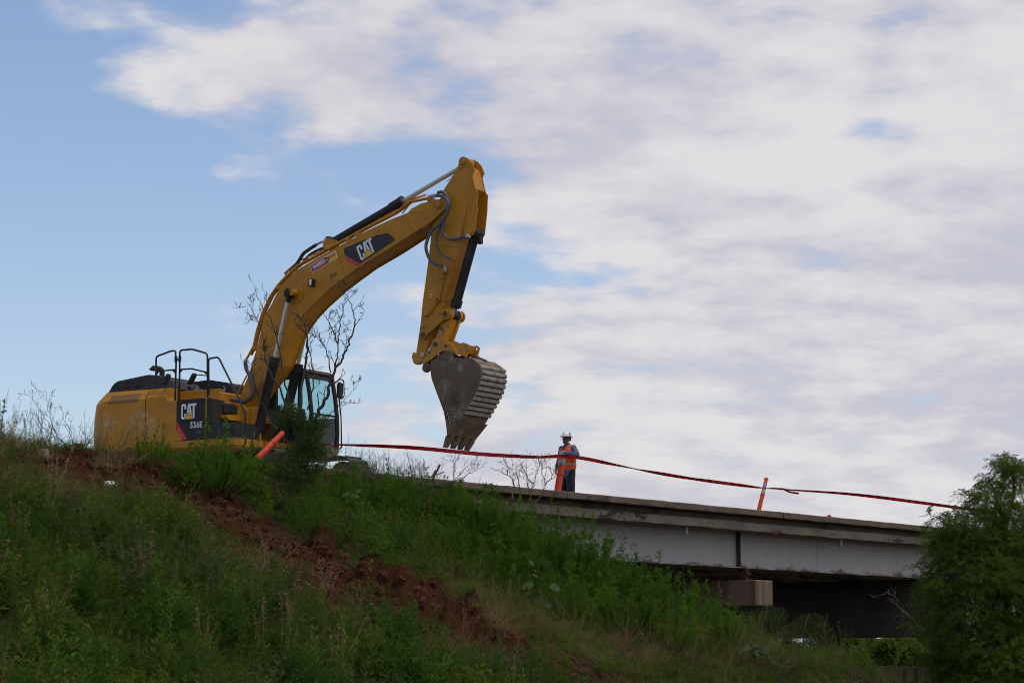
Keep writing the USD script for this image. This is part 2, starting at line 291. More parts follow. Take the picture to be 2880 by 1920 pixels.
def ground_base(x, y):
    x, y = np.asarray(x, float), np.asarray(y, float)
    t, s = road_coords(x, y)
    P = np.stack([x, y, 0 * x], -1)
    wob = (meshkit.fbm(P * .22, 3, 5) - .5)
    ds = np.maximum(np.maximum(s, -13 - s), 0); dt = np.maximum(t + .9, 0)
    dist = np.hypot(ds, dt) + wob * 1.3 * np.clip((ds + dt) / 2, 0, 1)
    dist = np.maximum(dist, 0)
    fall = np.where(dist < .8, .3 * dist ** 2 / .8, .24 + (dist - .8) * (.52 + .10 * np.clip(dt / 3, 0, 1)))
    h = ROAD_Z - fall
    h += .26 * np.exp(-((s + .35) / .75) ** 2) * np.where(t < -.6, 1, np.exp(-((t + .6) / .6) ** 2)) * (.75 + .5 * meshkit.noise(P * .9, 2))   # windrow along the road edge
    h += 1.55 * np.exp(-(((x - 7.6) / 3.0) ** 2 + ((y - 50) / 4.5) ** 2))
    low = .12 * (meshkit.fbm(P * .15, 2, 9) - .5)
    h = np.log(np.exp(np.clip(h, -30, 30) * 2) + np.exp(low * 2)) / 2 - .35 * np.exp(-np.clip(h, 0, 9) * 2)
    return h
def ground(x, y):
    x, y = np.asarray(x, float), np.asarray(y, float)
    h = ground_base(x, y); t, s = road_coords(x, y)
    P = np.stack([x, y, h], -1); off = ((s > -.9) | (t > .5)) & (h > .3)
    rough = np.where(off, .22 * (meshkit.fbm(P * .8, 4, 3) - .5), 0)
    px, py = project(np.stack([x, y, h], -1).reshape(-1, 3)); m = soil_mask(px, py).reshape(h.shape) * off * (y > 20)
    lumps = .75 * (np.abs(meshkit.fbm(P * np.array([1.5, 1.5, 1.5]), 4, 12) - .5) * 2) ** .8 - .26 + .30 * (meshkit.fbm(P * 4.0, 3, 21) - .5)
    md = np.zeros(px.shape)
    for cx, cy, r, a in ((735, 1262, 26, .45), (960, 1350, 60, .34), (1065, 1412, 46, .32), (600, 1222, 34, .30), (860, 1335, 40, .22), (1170, 1478, 36, .25), (640, 1250, 30, .2)):
        q_ = np.hypot((px * VIEWS['D'][2] - cx) / r, (py * VIEWS['D'][2] - cy) / (r * .6)); md = np.maximum(md, a * np.clip(1.35 - q_ ** 2, 0, 1) ** .5)
    md = md.reshape(h.shape) * off * (y > 20) * (.6 + .8 * meshkit.fbm(P * 3.0, 3, 17))
    return h + rough + m * lumps + md, m
def axis(a, b, step, reach):
    far = np.array([1.4 ** k for k in range(1, 40)]); far = far[far < reach]
    return np.concatenate([(a - far)[::-1], np.arange(a, b, step), b + far - 1])
gx, gy = axis(-16, 14, .105, 4000), axis(29, 62, .105, 4000)
GX, GY = np.meshgrid(gx, gy, indexing='ij')
GZ, GM = ground(GX, GY)
nx, ny = GX.shape
idx = np.arange(nx * ny).reshape(nx, ny)
quads = np.stack([idx[:-1, :-1], idx[1:, :-1], idx[1:, 1:], idx[:-1, 1:]], -1).reshape(-1, 4)
def soil_mat():
    N = {'at': ('attribute', {'attribute': 'soil'}), 'g': ('geometry', {}), 'n': ('noise_texture', {'scale': 2.2, 'detail': 8.0, 'roughness': .65}), 'n2': ('noise_texture', {'scale': 7.0, 'detail': 9.0, 'roughness': .72}),
         'red': ('mix_color', {'a': (.034, .0075, .0018), 'b': (.125, .031, .0085)}), 'hum': ('mix_color', {'a': (.020, .018, .008), 'b': (.06, .042, .018)}), 'c': ('mix_color', {}),
         'b': ('bump', {'strength': 1.0, 'distance': .22}), 'p': ('principled_bsdf', {'roughness': .95, 'specular_ior_level': .2})}
    L = [('g.position', 'n.vector'), ('g.position', 'n2.vector'), ('n2.fac', 'red.fac'), ('n.fac', 'hum.fac'), ('red.result', 'c.b'), ('hum.result', 'c.a'), ('at.fac', 'c.fac'), ('c.result', 'p.base_color'), ('n2.fac', 'b.height'), ('b.normal', 'p.normal')]
    return usdkit.material(stage, '/World/Looks/bank_soil', N, L, surface='p.BSDF')
M['soil'] = soil_mat()
gm = usdkit.mesh(stage, '/World/ground', (np.stack([GX, GY, GZ], -1).reshape(-1, 3), quads), M['soil'], True)
UsdGeom.PrimvarsAPI(gm).CreatePrimvar('soil', Sdf.ValueTypeNames.FloatArray, 'vertex').Set(Vt.FloatArray.FromNumpy(GM.ravel().astype(np.float32)))
tag(gm.GetPrim(), 'red earth bank and ground under the weeds', None, None, 'structure')
def on_ground(view, x, y):
    """Where the line of sight through a spot of the photograph meets the bank."""
    d = ray(*src(view, x, y)); k = np.linspace(24, 75, 1500)[:, None] / d[1]
    P = EYE + k * d; z = ground_base(P[:, 0], P[:, 1]); below = np.nonzero(P[:, 2] < z)[0]
    i = below[0] if len(below) else int(np.argmin(P[:, 2] - z))
    p = P[i].copy(); p[2] = float(ground(p[0], p[1])[0]); return p
# road on the embankment, behind the windrow
def road_sheet(t0, t1, s0, s1, z):
    return tri([[*(A0 + U2 * t - IN2 * s), z] for t, s in ((t0, s0), (t1, s0), (t1, s1), (t0, s1))], [[0, 1, 2], [0, 2, 3]])
obj('road', road_sheet(-400, -4.7, -1.6, -11.0, ROAD_Z + .05), M['asphalt'], kind='structure', label='asphalt approach road behind the bank')

# ---------------------------------------------------------------- bridge (x along it, y inwards, z = 0 at the top of the near kerb)
SLOPE = .0058
Bu = np.array([*U2, SLOPE]); Bu /= np.linalg.norm(Bu); Bi = np.array([*IN2, 0.0]); Bi /= np.linalg.norm(Bi); Bw = np.cross(Bu, Bi); Bi = np.cross(Bw, Bu)
BO = np.array([*A0, 1.7 + 4.317 - SLOPE * 1.68])
def place_on_bridge(o):
    x = UsdGeom.Xformable(o); x.ClearXformOpOrder()
    x.AddTransformOp().Set(Gf.Matrix4d(*[float(v) for row in (Bu, Bi, Bw) for v in (*row, 0)], *map(float, BO), 1.0))
    return o
def on_bridge(view, x, y, yl):
    d = ray(*src(view, x, y)); k = np.dot(BO + yl * Bi - EYE, Bi) / np.dot(d, Bi); P = EYE + k * d - BO
    return float(P @ Bu), float(P @ Bw)
def bridge_point(t, yl, z): return BO + t * Bu + yl * Bi + z * Bw
br = place_on_bridge(thing('bridge', 'weathered concrete road bridge on grey painted steel girders with rust stains', 'bridge'))
cuts = [-4.6, 4.5, 14.9, 25.3, 35.7, 46.0]
def rough_bar(t0, t1, y0, y1, z0, z1, amp, seed, n=70):
    """A long cast bar with slightly uneven, chipped edges."""
    ts = np.linspace(t0, t1, n); b = .018
    ring = np.array([(y0, z0 + b), (y0, z1 - b), (y0 + b, z1), (y1, z1), (y1, z0), (y0 + b, z0)])
    V = np.array([[(t, y + (meshkit.noise([t * 3.1, j * 3.3, seed]) - .5) * amp * (j in (0, 1, 2, 5)), z + (meshkit.noise([t * 2.3, j * 7.7, seed + 5]) - .5) * amp * (j in (0, 1, 2, 5))) for j, (y, z) in enumerate(ring)] for t in ts]).reshape(-1, 3)
    F = [(i * 6 + j, (i + 1) * 6 + j, (i + 1) * 6 + (j + 1) % 6, i * 6 + (j + 1) % 6) for i in range(n - 1) for j in range(6)]
    F += [(0, 1, 2, 3), (0, 3, 4, 5)] + [tuple((n - 1) * 6 + k for k in q_) for q_ in ((3, 2, 1, 0), (5, 4, 3, 0))]
    m = tri(*[V, np.vstack([[f[0], f[1], f[2]] for f in F] + [[f[0], f[2], f[3]] for f in F])]); m.fix_normals(); return m
for i in range(5):
    g = .012
    obj('kerb', rough_bar(cuts[i] + g, cuts[i + 1] - g, 0, .42, -.165, 0, .016, i), M['concrete'], br)
    obj('fascia_beam', rough_bar(cuts[i] + g, cuts[i + 1] - g, .20, .62, -.56, -.335, .022, i + 20), M['concrete2'], br)
    obj('slab_edge', bx(cuts[i] + g, cuts[i + 1] - g, .38, .66, -.50, -.167), M['concrete'], br)
obj('kerb', bx(-4.6, 46, 10.0, 10.4, -.165, 0, .02), M['concrete'], br)
obj('deck_slab', bx(-4.6, 46, .625, 10.2, -.50, -.26), M['concrete2'], br)
for i, yl in enumerate((1.05, 3.7, 6.4, 9.1)):
    web = [bx(-1.4, 46, yl, yl + .03, -1.47, -.50), bx(-1.4, 46, yl - .13, yl + .16, -1.505, -1.47), bx(-1.4, 46, yl - .13, yl + .16, -.53, -.503)]
    gd = obj('girder', web, M['girder'], br)
    if i == 0:
        T0 = on_bridge('R6', 2118, 900, 1.0)[0]
        for t in (T0, on_bridge('R7', 866, 800, 1.05)[0], 31.0):
            w = .12 if t == T0 else .006
            obj('stiffener', bx(t - .012, t + .012, yl - w - .01, yl - .002, -1.468, -.532) if t == T0 else bx(t - .005, t + .005, yl - .008, yl - .002, -1.468, -.532), M['dark_steel'] if t == T0 else M['girder'], gd)
for i, t in enumerate((on_bridge('R6', 1690, 700, .30)[0], on_bridge('R7', 1030, 700, .30)[0], on_bridge('R7', 585, 660, .3)[0])):
    if i < 2: obj('drain_pipe', cyl((t, .40, -.76), (t, .42, -.50), .055, 14), M['pipe'], br)
    else: obj('broken_joint', [sphere((t + dx, .22, -.55 + dz), (.16, .035, .05), 1) for dx, dz in ((-.1, 0), (.12, .05), (.3, .02), (.02, -.02))], M['rust'], br)
for k, (vx, vy) in enumerate(((615, 575), (668, 585), (1855, 690), (1900, 697))):
    t, z = on_bridge('R6', vx, vy, .20); obj('form_hole', plate(Point(t, z).buffer(.022), .192, .199), M['deep'], br)
for k, (vx, vy) in enumerate(((948, 658), (968, 658), (1275, 690), (1302, 692))):
    t, z = on_bridge('R7', vx, vy, .20); obj('form_hole', plate(Point(t, z).buffer(.028), .192, .199), M['deep'], br)
for k, (t, yl) in enumerate([(-2.0, .9)]):
    obj('abutment', bx(-2.2, -1.2, .7, 9.7, -4.0, -.51, .02), M['concrete'], br)
tb = on_bridge('P', 2150, 1650, .42)[0]
for i, yl in enumerate((1.05, 3.7, 6.4, 9.1)):
    obj('bearing', [bx(tb - .16, tb + .16, yl - .14, yl + .17, -1.83, -1.78), bx(tb - .08, tb + .08, yl - .09, yl + .12, -1.78, -1.56), bx(tb - .13, tb + .13, yl - .11, yl + .14, -1.56, -1.506), cyl((tb - .1, yl - .12, -1.65), (tb + .1, yl - .12, -1.65), .05, 10)], M['rust'], br)
def pier(tc, half, top, bottom, cols, label, colr, cap0, mt):
    p_ = place_on_bridge(thing('bridge_pier', label, 'bridge pier'))
    obj('cap', bx(tc - half, tc + half, cap0, 9.9, bottom, top, .03), mt, p_)
    for yl in cols: obj('column', cyl((tc, yl, -7.0), (tc, yl, bottom), colr, 24), mt, p_, smooth=40)
    return p_
pier(tb, .47, -1.83, -2.52, (2.4, 7.6), 'concrete bridge pier with square cap end showing above the weeds', .38, .42, M['capc'])
t2, z2 = on_bridge('P', 2600, 1787, .5)
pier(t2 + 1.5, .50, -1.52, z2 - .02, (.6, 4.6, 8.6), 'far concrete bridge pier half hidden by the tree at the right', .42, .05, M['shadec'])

# ---------------------------------------------------------------- excavator (x forward, y to its left, z up)
TH = math.radians(32)
XO = np.array([-5.9, 54.9, ROAD_Z]); XF = np.array([math.cos(TH), -math.sin(TH), 0]); XL = np.array([math.sin(TH), math.cos(TH), 0])
def mp(view, x, y, l):
    """A spot of the photograph on the machine's lengthwise plane l, as (forward, up)."""
    d = ray(*src(view, x, y)); k = np.dot(XO + l * XL - EYE, XL) / np.dot(d, XL); P = EYE + k * d - XO
    return float(P @ XF), float(P[2])
def mps(view, pts, l): return [mp(view, x, y, l) for x, y in pts]
def m3(view, x, y, l): a, b = mp(view, x, y, l); return (a, l, b)
def m3s(view, pts, l): return [m3(view, x, y, l) for x, y in pts]
ex = thing('excavator', 'yellow tracked excavator with raised arm and grey toothed bucket on the bank', 'excavator', XO, -32.0)
def disc(c, y0, y1, r, n=24): return plate(Point(c).buffer(r, n // 4), y0, y1)
# undercarriage
for s in (-1, 1):
    y0, y1 = (s * 1.30 - .30, s * 1.30 + .30)
    path = [(2.0 * math.cos(a) * 0 + (1.85 + .42 * math.cos(a) if math.cos(a) > 0 else -1.85 + .42 * math.cos(a)), .46 + .42 * math.sin(a)) for a in np.linspace(-math.pi / 2, 1.5 * math.pi, 40)]
    tr = obj('track_frame', [bx(-1.7, 1.7, s * 1.30 - .16, s * 1.30 + .16, .25, .62, .04)] + [cyl((x, s * 1.3 - .2, .46), (x, s * 1.3 + .2, .46), .34, 20) for x in (-1.85, 1.85)] + [cyl((x, s * 1.3 - .18, .2), (x, s * 1.3 + .18, .2), .11, 12) for x in np.linspace(-1.4, 1.4, 7)], M['track'], ex)
    ring = LineString(path + [path[0]]); Ls = ring.length
    shoes = []
    for k in range(48):
        p_ = ring.interpolate(k / 48 * Ls); q_ = ring.interpolate(((k + .1) / 48 * Ls) % Ls); a = math.atan2(q_.y - p_.y, q_.x - p_.x)
        sh = join([bx(-.095, .095, -.30, .30, -.02, .02), bx(-.09, -.07, -.30, .30, -.05, -.02)])
        c, d = math.cos(a), math.sin(a); v = np.array(sh.vertices)
        sh.vertices = np.stack([p_.x + v[:, 0] * c - v[:, 2] * d, s * 1.30 + v[:, 1], p_.y + v[:, 0] * d + v[:, 2] * c], 1); shoes.append(sh)
    obj('track_shoes', shoes, M['track'], ex, kind='stuff')
obj('swing_ring', cyl((0, 0, .55), (0, 0, .97), .75, 36), M['black'], ex, smooth=40)
obj('car_body', bx(-.9, .9, -1.1, 1.1, .4, .7, .05), M['track'], ex)
# upper frame
fr = hull([(x, y, z) for (x, y) in ((-2.85, -1.36), (.80, -1.36), (.86, -.50), (.86, .44), (-2.85, 1.36), (.3, 1.36)) for z in (.93,)] + [(x, y, z) for (x, y) in ((-2.9, -1.47), (.87, -1.47), (.91, -.45), (.91, .5), (.3, 1.45), (-2.9, 1.45)) for z in (1.02, 1.165)])
obj('frame', [fr, bx(.15, .78, -.50, -.42, 1.16, 1.93, .02), bx(.15, .78, .36, .44, 1.16, 1.93, .02), bx(-.9, .2, -.5, .44, 1.16, 1.6, .03)], M['yellow'], ex)
# counterweight and side panels
def side_block(x0, x1, y_out, y_in, z0, zt, z_ch, ch=.15):
    return hull([(x, y, z) for x in (x0, x1) for y, z in ((y_out, z0), (y_out, z_ch), (y_out + ch, zt), (y_in, zt), (y_in, z0))])
cw = []
for z, ins in ((1.0, .10), (1.17, 0.0), (1.75, .0), (2.10, .03), (2.19, .07), (2.385, .20)):
    cw += [(x if x > -3 else x + ins * .9, np.sign(y) * max(abs(y) - ins, .1), z) for x, y in ((-2.93, -1.46), (-3.08, -1.45), (-3.20, -1.38), (-3.34, -1.12), (-3.44, -.7), (-3.49, 0), (-3.44, .7), (-3.34, 1.12), (-3.20, 1.38), (-3.08, 1.45), (-2.93, 1.46))]
obj('counterweight', hull(cw), M['yellow'], ex)
dp = obj('engine_door', side_block(-2.915, -1.667, -1.455, -.9, 1.172, 2.375, 2.15), M['yellow'], ex)
v4 = [mp('S3', *q_, -1.42) for q_ in ((328, 803), (760, 772), (740, 875), (297, 908))]
def on_bevel(p_):  # the chamfer above z 2.15 leans inwards
    return -1.455 + max(p_[1] - 2.15, 0) * .15 / .225 - .006
obj('vent_louver', hull([(a, on_bevel((a, b)) + d, b) for a, b in ((-2.75, 2.09), (-2.70, 2.285), (-1.85, 2.295), (-1.88, 2.10)) for d in (0, .05)] + [(a, -1.461, 2.15) for a in (-2.74, -1.87)]), M['vent'], ex)
sp = Polygon([(-1.64, 1.172), (-.775, 1.172), (-.775, 2.07), (-1.0, 2.06), (-1.06, 2.10), (-1.085, 2.17), (-1.64, 2.17)])
obj('side_panel', [plate(sp, -1.455, -1.2), hull([(x, y, z) for x, y, z in ((-1.64, -1.455, 2.15), (-1.085, -1.455, 2.15), (-1.64, -1.30, 2.375), (-1.10, -1.30, 2.375), (-1.64, -.95, 2.375), (-1.10, -.95, 2.375), (-1.64, -.95, 2.1), (-1.085, -.95, 2.1))])], M['yellow'], ex)
obj('walkway', [bx(-1.08, .03, -1.2, -.55, 1.95, 2.06, .01), bx(-1.1, .05, -.98, -.93, 2.06, 2.32, .01), bx(-2.9, -1.1, -.9, 1.45, 2.0, 2.33, .03), bx(-1.1, -.2, -.93, .4, 1.7, 2.30, .03), bx(-1.1, -.35, .4, 1.42, 1.17, 2.2, .03), bx(-.2, .25, -.5, .4, 1.6, 2.0, .03)], M['yellow'], ex)
lp = obj('logo_panel', bx(-.772, .035, -1.456, -1.2, 1.172, 2.075, .012), M['hood'], ex)
obj('edge_trim', bx(.037, .055, -1.459, -1.19, 1.172, 2.08), M['yellow'], ex)

def cat_letters(h):
    C = Polygon([(.09, 0), (.31, 0), (.40, .09), (.40, .36), (.27, .36), (.27, .17), (.235, .135), (.165, .135), (.13, .17), (.13, .83), (.165, .865), (.235, .865), (.27, .83), (.27, .64), (.40, .64), (.40, .91), (.31, 1), (.09, 1), (0, .91), (0, .09)])
    A = Polygon([(.41, .05), (.575, 1), (.755, 1), (.93, .05)]).difference(Polygon([(.625, .54), (.665, .80), (.705, .54)]))
    T = Polygon([(.80, 1), (1.25, 1), (1.25, .845), (1.105, .845), (1.105, .03), (.965, .03), (.965, .845), (.80, .845)])
    tri_ = Polygon([(.25, 0), (1.02, 0), (.655, .46)])
    letters = union_all([C, A.difference(Polygon([(.78, 1.02), (.78, .7), (.88, .7), (.88, 1.02)])), T]).difference(tri_.buffer(.035, join_style=2))
    return affinity.scale(letters, h, h, origin=(0, 0)), affinity.scale(tri_, h, h, origin=(0, 0))
def turned(shape, o, ang): return affinity.translate(affinity.rotate(shape, ang, origin=(0, 0), use_radians=True), *o)
def text_decal(text, h, o, ang, l, bold=True, squeeze=.8):
    m = meshkit.text_mesh(text, h, .002, bold); v = np.array(m.vertices) * [squeeze, 1, 1]
    c, s = math.cos(ang), math.sin(ang)
    return tri(np.stack([o[0] + v[:, 0] * c - v[:, 1] * s, l - v[:, 2], o[1] + v[:, 0] * s + v[:, 1] * c], 1), m.faces)
ls, ts = cat_letters(.335)
o = mp('S3', 1357, 1146, -1.456)
obj('letters', plate(turned(ls, o, 0), -1.4605, -1.457), M['white'], lp); obj('triangle', plate(turned(ts, o, 0), -1.4605, -1.457), M['trayellow'], lp)
o = mp('S3', 1480, 1272, -1.456); obj('model_number', text_decal('336E', .125, o, 0, -1.457, squeeze=.82), M['white'], lp)
o = mp('S3', 1572, 1355, -1.456); obj('model_letters', text_decal('L H', .075, o, 0, -1.457, False), M['pipe'], lp)
rp = mps('S3', [(1293, 1178), (1446, 1438), (1372, 1448), (1293, 1300)], -1.456)
obj('red_stripe', plate(rp, -1.4605, -1.457), M['red'], lp)
# the panel's lower left corner beyond the stripe is yellow
obj('corner_panel', plate([(-.776, 1.168), rp[2], rp[3], (-.776, rp[3][1])], -1.459, -1.4568), M['yellow'], lp)
# engine hoods
hd = obj('hood', hull([(x, y, z) for x, y0, y1, z in ((-3.02, -1.13, .6, 2.40), (-1.13, -1.13, .6, 2.34)) for y in (y0, y1)] + [(-2.95, -1.08, 2.56), (-2.86, -1.02, 2.66), (-2.0, -.98, 2.755), (-1.75, -.98, 2.73), (-1.25, -1.0, 2.55), (-2.95, .5, 2.56), (-2.86, .45, 2.66), (-2.0, .4, 2.755), (-1.75, .4, 2.73), (-1.25, .5, 2.55), (-1.1, -1.05, 2.38)]), M['hood'], ex)
for pts in ([(335, 698), (360, 610), (472, 592), (462, 690)], [(503, 682), (515, 580), (632, 562), (618, 675)], [(660, 668), (680, 552), (760, 535), (785, 655)]):
    pp = mps('S3', pts, -1.10)
    obj('vent_window', hull([(a, -1.13 + max(b - 2.4, 0) * .33 - d, b) for a, b in pp for d in (-.02, .006)]), M['deep'], hd)
obj('hood', [hull([(x, y, z) for x, z in ((-1.75, 2.34), (-1.72, 2.50), (-1.6, 2.60), (-1.2, 2.655), (-.95, 2.66), (-.5, 2.58), (-.33, 2.50), (-.28, 2.31)) for y in (-.12, 1.3)]), hull([(x, y, z) for x, z in ((-1.85, 2.33), (-1.8, 2.52), (-1.72, 2.56), (-1.1, 2.47), (-1.05, 2.33)) for y in (-.6, -.1)])], M['hood'], ex)
obj('exhaust_pipe', tube(smooth_path([(-1.80, -.75, 2.68), (-1.80, -.75, 2.84), (-1.86, -.78, 2.90), (-2.0, -.84, 2.915), (-2.02, -.85, 2.93)], 5), .062, 14), M['hood'], ex, smooth=40)
for vx, vy, l in ((1590, 710, -.62), (1990, 720, -.14), (1400, 690, -.62)):
    c = m3('S3', vx, vy, l); obj('hood_latch', [bx(c[0] - .05, c[0] + .03, c[1] - .03, c[1] + .02, c[2] - .03, c[2] + .03, .006), tube(smooth_path([(c[0], c[1] - .03, c[2] + .09), (c[0] + .05, c[1] - .03, c[2] + .03), (c[0] + .03, c[1] - .03, c[2] - .07)], 4), .012, 6)], M['bolt'], ex)
# handrails
R0 = .021
def rail(name, pts, mid=None, l=-1.33, view='S3', extra=()):
    g = [tube(smooth_corner(m3s(view, pts, l)), R0, 9)]
    if mid: g.append(tube(m3s(view, mid, l), R0 * .85, 8))
    return obj(name, g + list(extra), M['black'], ex, smooth=40)
def smooth_corner(P, r=.07):
    P = np.asarray(P, float); out = [P[0]]
    for a, b, c in zip(P[:-2], P[1:-1], P[2:]):
        da, dc = a - b, c - b; la, lc = np.linalg.norm(da), np.linalg.norm(dc); k = min(r, la * .45, lc * .45)
        s, e = b + da / la * k, b + dc / lc * k
        out += [(1 - w) ** 2 * s + 2 * w * (1 - w) * b + w * w * e for w in np.linspace(0, 1, 5)]
    return np.array(out + [P[-1]])
def gusset(view, pts, l=-1.33): return plate(mps(view, pts, l), l - .008, l + .008)
rail('handrail', [(985, 690), (988, 222), (1215, 137), (1275, 137), (1282, 330), (1268, 860)], [(995, 437), (1272, 414)], extra=[gusset('S3', [(1000, 440), (1035, 440), (1000, 490)]), gusset('S3', [(1225, 425), (1272, 425), (1272, 478)]), bx(-.945, -.90, -1.355, -1.305, 2.93, 3.06), ])
rail('handrail', [(1330, 860), (1338, 128), (1520, 113), (1742, 178), (1748, 830)], [(1336, 412), (1510, 400), (1740, 455)], extra=[gusset('S3', [(1335, 425), (1375, 420), (1335, 480)]), gusset('S3', [(1690, 450), (1745, 455), (1745, 510)]), cyl(m3('S3', 1320, 860, -1.33), m3('S3', 1325, 650, -1.33), .032, 10), bx(-.835, -.79, -1.355, -1.305, 2.93, 3.06), bx(-.90, -.83, -1.34, -1.32, 2.96, 3.0)])
rail('handrail', [(1140, 620), (1136, 318), (1218, 305), (1385, 640), (1442, 780), (1442, 1010), (1425, 1052), (1430, 1078)], view='R1', l=-1.36)
def mirror(vp, arm, l):
    c = m3('S3', *vp[0], l); d = m3('S3', *vp[1], l)
    a = np.array(c); b = np.array(d); ax = (b - a) / np.linalg.norm(b - a); wid = np.array([0, 1, 0])
    shell = hull([a + (b - a) * s + wid * w + np.cross(ax, wid) * q_ for s, hw, q_ in ((0, .04, .0), (.06, .08, 0), (.94, .08, 0), (1, .04, 0), (.15, .05, .05), (.85, .05, .05)) for w in (-hw, hw)])
    m_ = obj('mirror', shell, M['hood'], ex)
    obj('mirror_arm', tube(smooth_path(m3s('S3', arm, l - .02), 4), .012, 7), M['black'], m_)
mirror([(1175, 475), (1100, 640)], [(955, 585), (1020, 580), (1085, 530), (1130, 515)], -1.36)
mirror([(1555, 465), (1470, 632)], [(1745, 505), (1610, 490), (1560, 505), (1510, 530)], -1.36)
# tool boxes at the right front
obj('tool_box', [hull([(x, y, z) for x, y, z in ((.06, -1.44, 1.52), (.06, -1.44, 2.05), (.09, -1.42, 2.075), (.13, -1.40, 2.06), (.17, -1.36, 1.52), (.17, -.90, 1.52), (.13, -.92, 2.05), (.06, -.9, 2.07), (.06, -.9, 1.52))]), bx(.06, .22, -1.02, -.56, 1.77, 2.0, .03), bx(.06, .16, -1.3, -.55, 1.50, 1.56, .01)], M['hood'], ex)
obj('bracket', [hull([(x, y, z) for x in (.12, .33) for y, z in ((-1.08, 1.66), (-1.0, 1.61), (-.6, 1.62), (-.55, 1.70), (-.6, 1.75), (-1.08, 1.73))]), plate(rounded([(.10, 1.50), (.50, 1.50), (.50, 1.86), (.36, 1.98), (.10, 1.98)], .06), -.58, -.52)], M['yellow'], ex)
sb = obj('step_box', [hull([(x, y, z) for x, y in ((.068, -1.445), (.765, -1.44), (.79, -1.40), (.79, -.52), (.068, -.52)) for z in (1.185, 1.485)]), hull([(x, y, z) for x, y in ((.09, -1.40), (.72, -1.38), (.74, -.60), (.09, -.60)) for z in (1.485, 1.525)])], M['black'], ex)
for z0 in (1.23, 1.31): obj('step_slot', bx(.78, .796, -.70, -.60, z0, z0 + .05), M['deep'], sb)
obj('step_lamp', bx(.785, .80, -.72, -.705, 1.24, 1.36), M['bolt'], sb)

# boom
LB = .30
up = mps('R2', [(60, 1115), (92, 1010), (130, 925), (165, 805), (200, 690), (240, 500), (300, 400), (345, 305), (400, 232), (470, 170)], -LB) + mps('R3', [(120, 1232), (330, 1105), (540, 990), (830, 832), (1085, 712), (1250, 648), (1268, 632), (1290, 605), (1390, 552), (1545, 512), (1600, 505), (1640, 540), (1648, 590), (1615, 625)], -LB)
lo = mps('R3', [(1490, 740), (1430, 792), (1340, 832), (1050, 1020), (770, 1185), (600, 1310), (450, 1425)], -LB) + mps('R2', [(720, 298), (600, 405), (525, 485), (470, 560), (425, 640), (385, 735), (340, 850), (270, 945), (180, 1065), (125, 1150)], -LB) + [(.55, 1.60), (.30, 1.56), (.22, 1.72)]
boom_poly = Polygon(up + lo).buffer(0)
bm = obj('boom', [plate(boom_poly, -LB, -LB + .022), plate(boom_poly, LB - .022, LB), plate(boom_poly.buffer(-.028), -LB + .022, LB - .022)], M['yellow'], ex)
tip = mp('R3', 1575, 560, -LB)
B_tail, B_front = mp('R3', 790, 1130, -LB), mp('R3', 945, 1030, -LB)
ba = math.atan2(B_front[1] - B_tail[1], B_front[0] - B_tail[0])
def deco(name, poly, m_, l=-LB, d0=.001, d1=.005, parent=None): return obj(name, plate(poly, l - d1, l - d0), m_, parent or bm)
sign = Polygon(mps('R3', [(603, 1012), (740, 950), (950, 872), (1050, 853), (1127, 912), (1118, 930), (772, 1163), (615, 1072)], -LB)).buffer(-.03).buffer(.03)
deco('logo_sign', sign, M['ink'])
deco('red_stripe', mps('R3', [(615, 1076), (772, 1167), (733, 1187), (640, 1128)], -LB), M['red'])
sc = math.hypot(*(np.subtract(mp('R3', 905, 905, -LB), mp('R3', 945, 1035, -LB)))) * 1.12
ls, ts = cat_letters(sc)
ba2 = ba
o = mp('R3', 783, 1135, -LB)
deco('letters', turned(ls, o, ba2), M['white'], d0=.006, d1=.009); deco('triangle', turned(ts, o, ba2), M['trayellow'], d0=.006, d1=.009)
st = mps('R3', [(258, 1182), (520, 1030), (543, 1105), (285, 1258)], -LB)
a_, b_, c_, d_ = map(np.array, st)
def q2(s, t): return tuple((a_ + (b_ - a_) * s) * (1 - t) + (d_ + (c_ - d_) * s) * t)
deco('rental_sticker', st, M['white'])
deco('red_field', [q2(.02, .07), q2(.62, .07), q2(.66, .93), q2(.02, .93)], M['dred'], d0=.006, d1=.008)
deco('yellow_field', [q2(.63, .07), q2(.98, .07), q2(.98, .93), q2(.67, .93)], M['trayellow'], d0=.006, d1=.008)
deco('badge', Point(q2(.635, .5)).buffer(.055), M['ink'], d0=.0085, d1=.010)
sa = math.atan2(b_[1] - a_[1], b_[0] - a_[0]); sw = math.hypot(*(b_ - a_))
def fit(text, h, width, o_, m_, nm, l=-LB - .008, bold=True):
    t_ = meshkit.text_mesh(text, h, .002, bold); obj(nm, text_decal(text, h, o_, sa, l, bold, width / t_.bounds[1][0]), m_, bm)
fit('WARREN', .085, sw * .46, q2(.08, .68), M['white'], 'lettering')
fit('CAT', .045, .075, q2(.585, .66), M['white'], 'lettering', -LB - .0105)
fit('Rental', .07, sw * .28, q2(.695, .52), M['ink'], 'lettering', bold=False)
o = mp('R3', 470, 1312, -LB); e_ = mp('R3', 545, 1270, -LB); sa = math.atan2(e_[1] - o[1], e_[0] - o[0]); fit('RZA491', .075, math.hypot(e_[0] - o[0], e_[1] - o[1]), o, M['ink'], 'lettering', -LB)
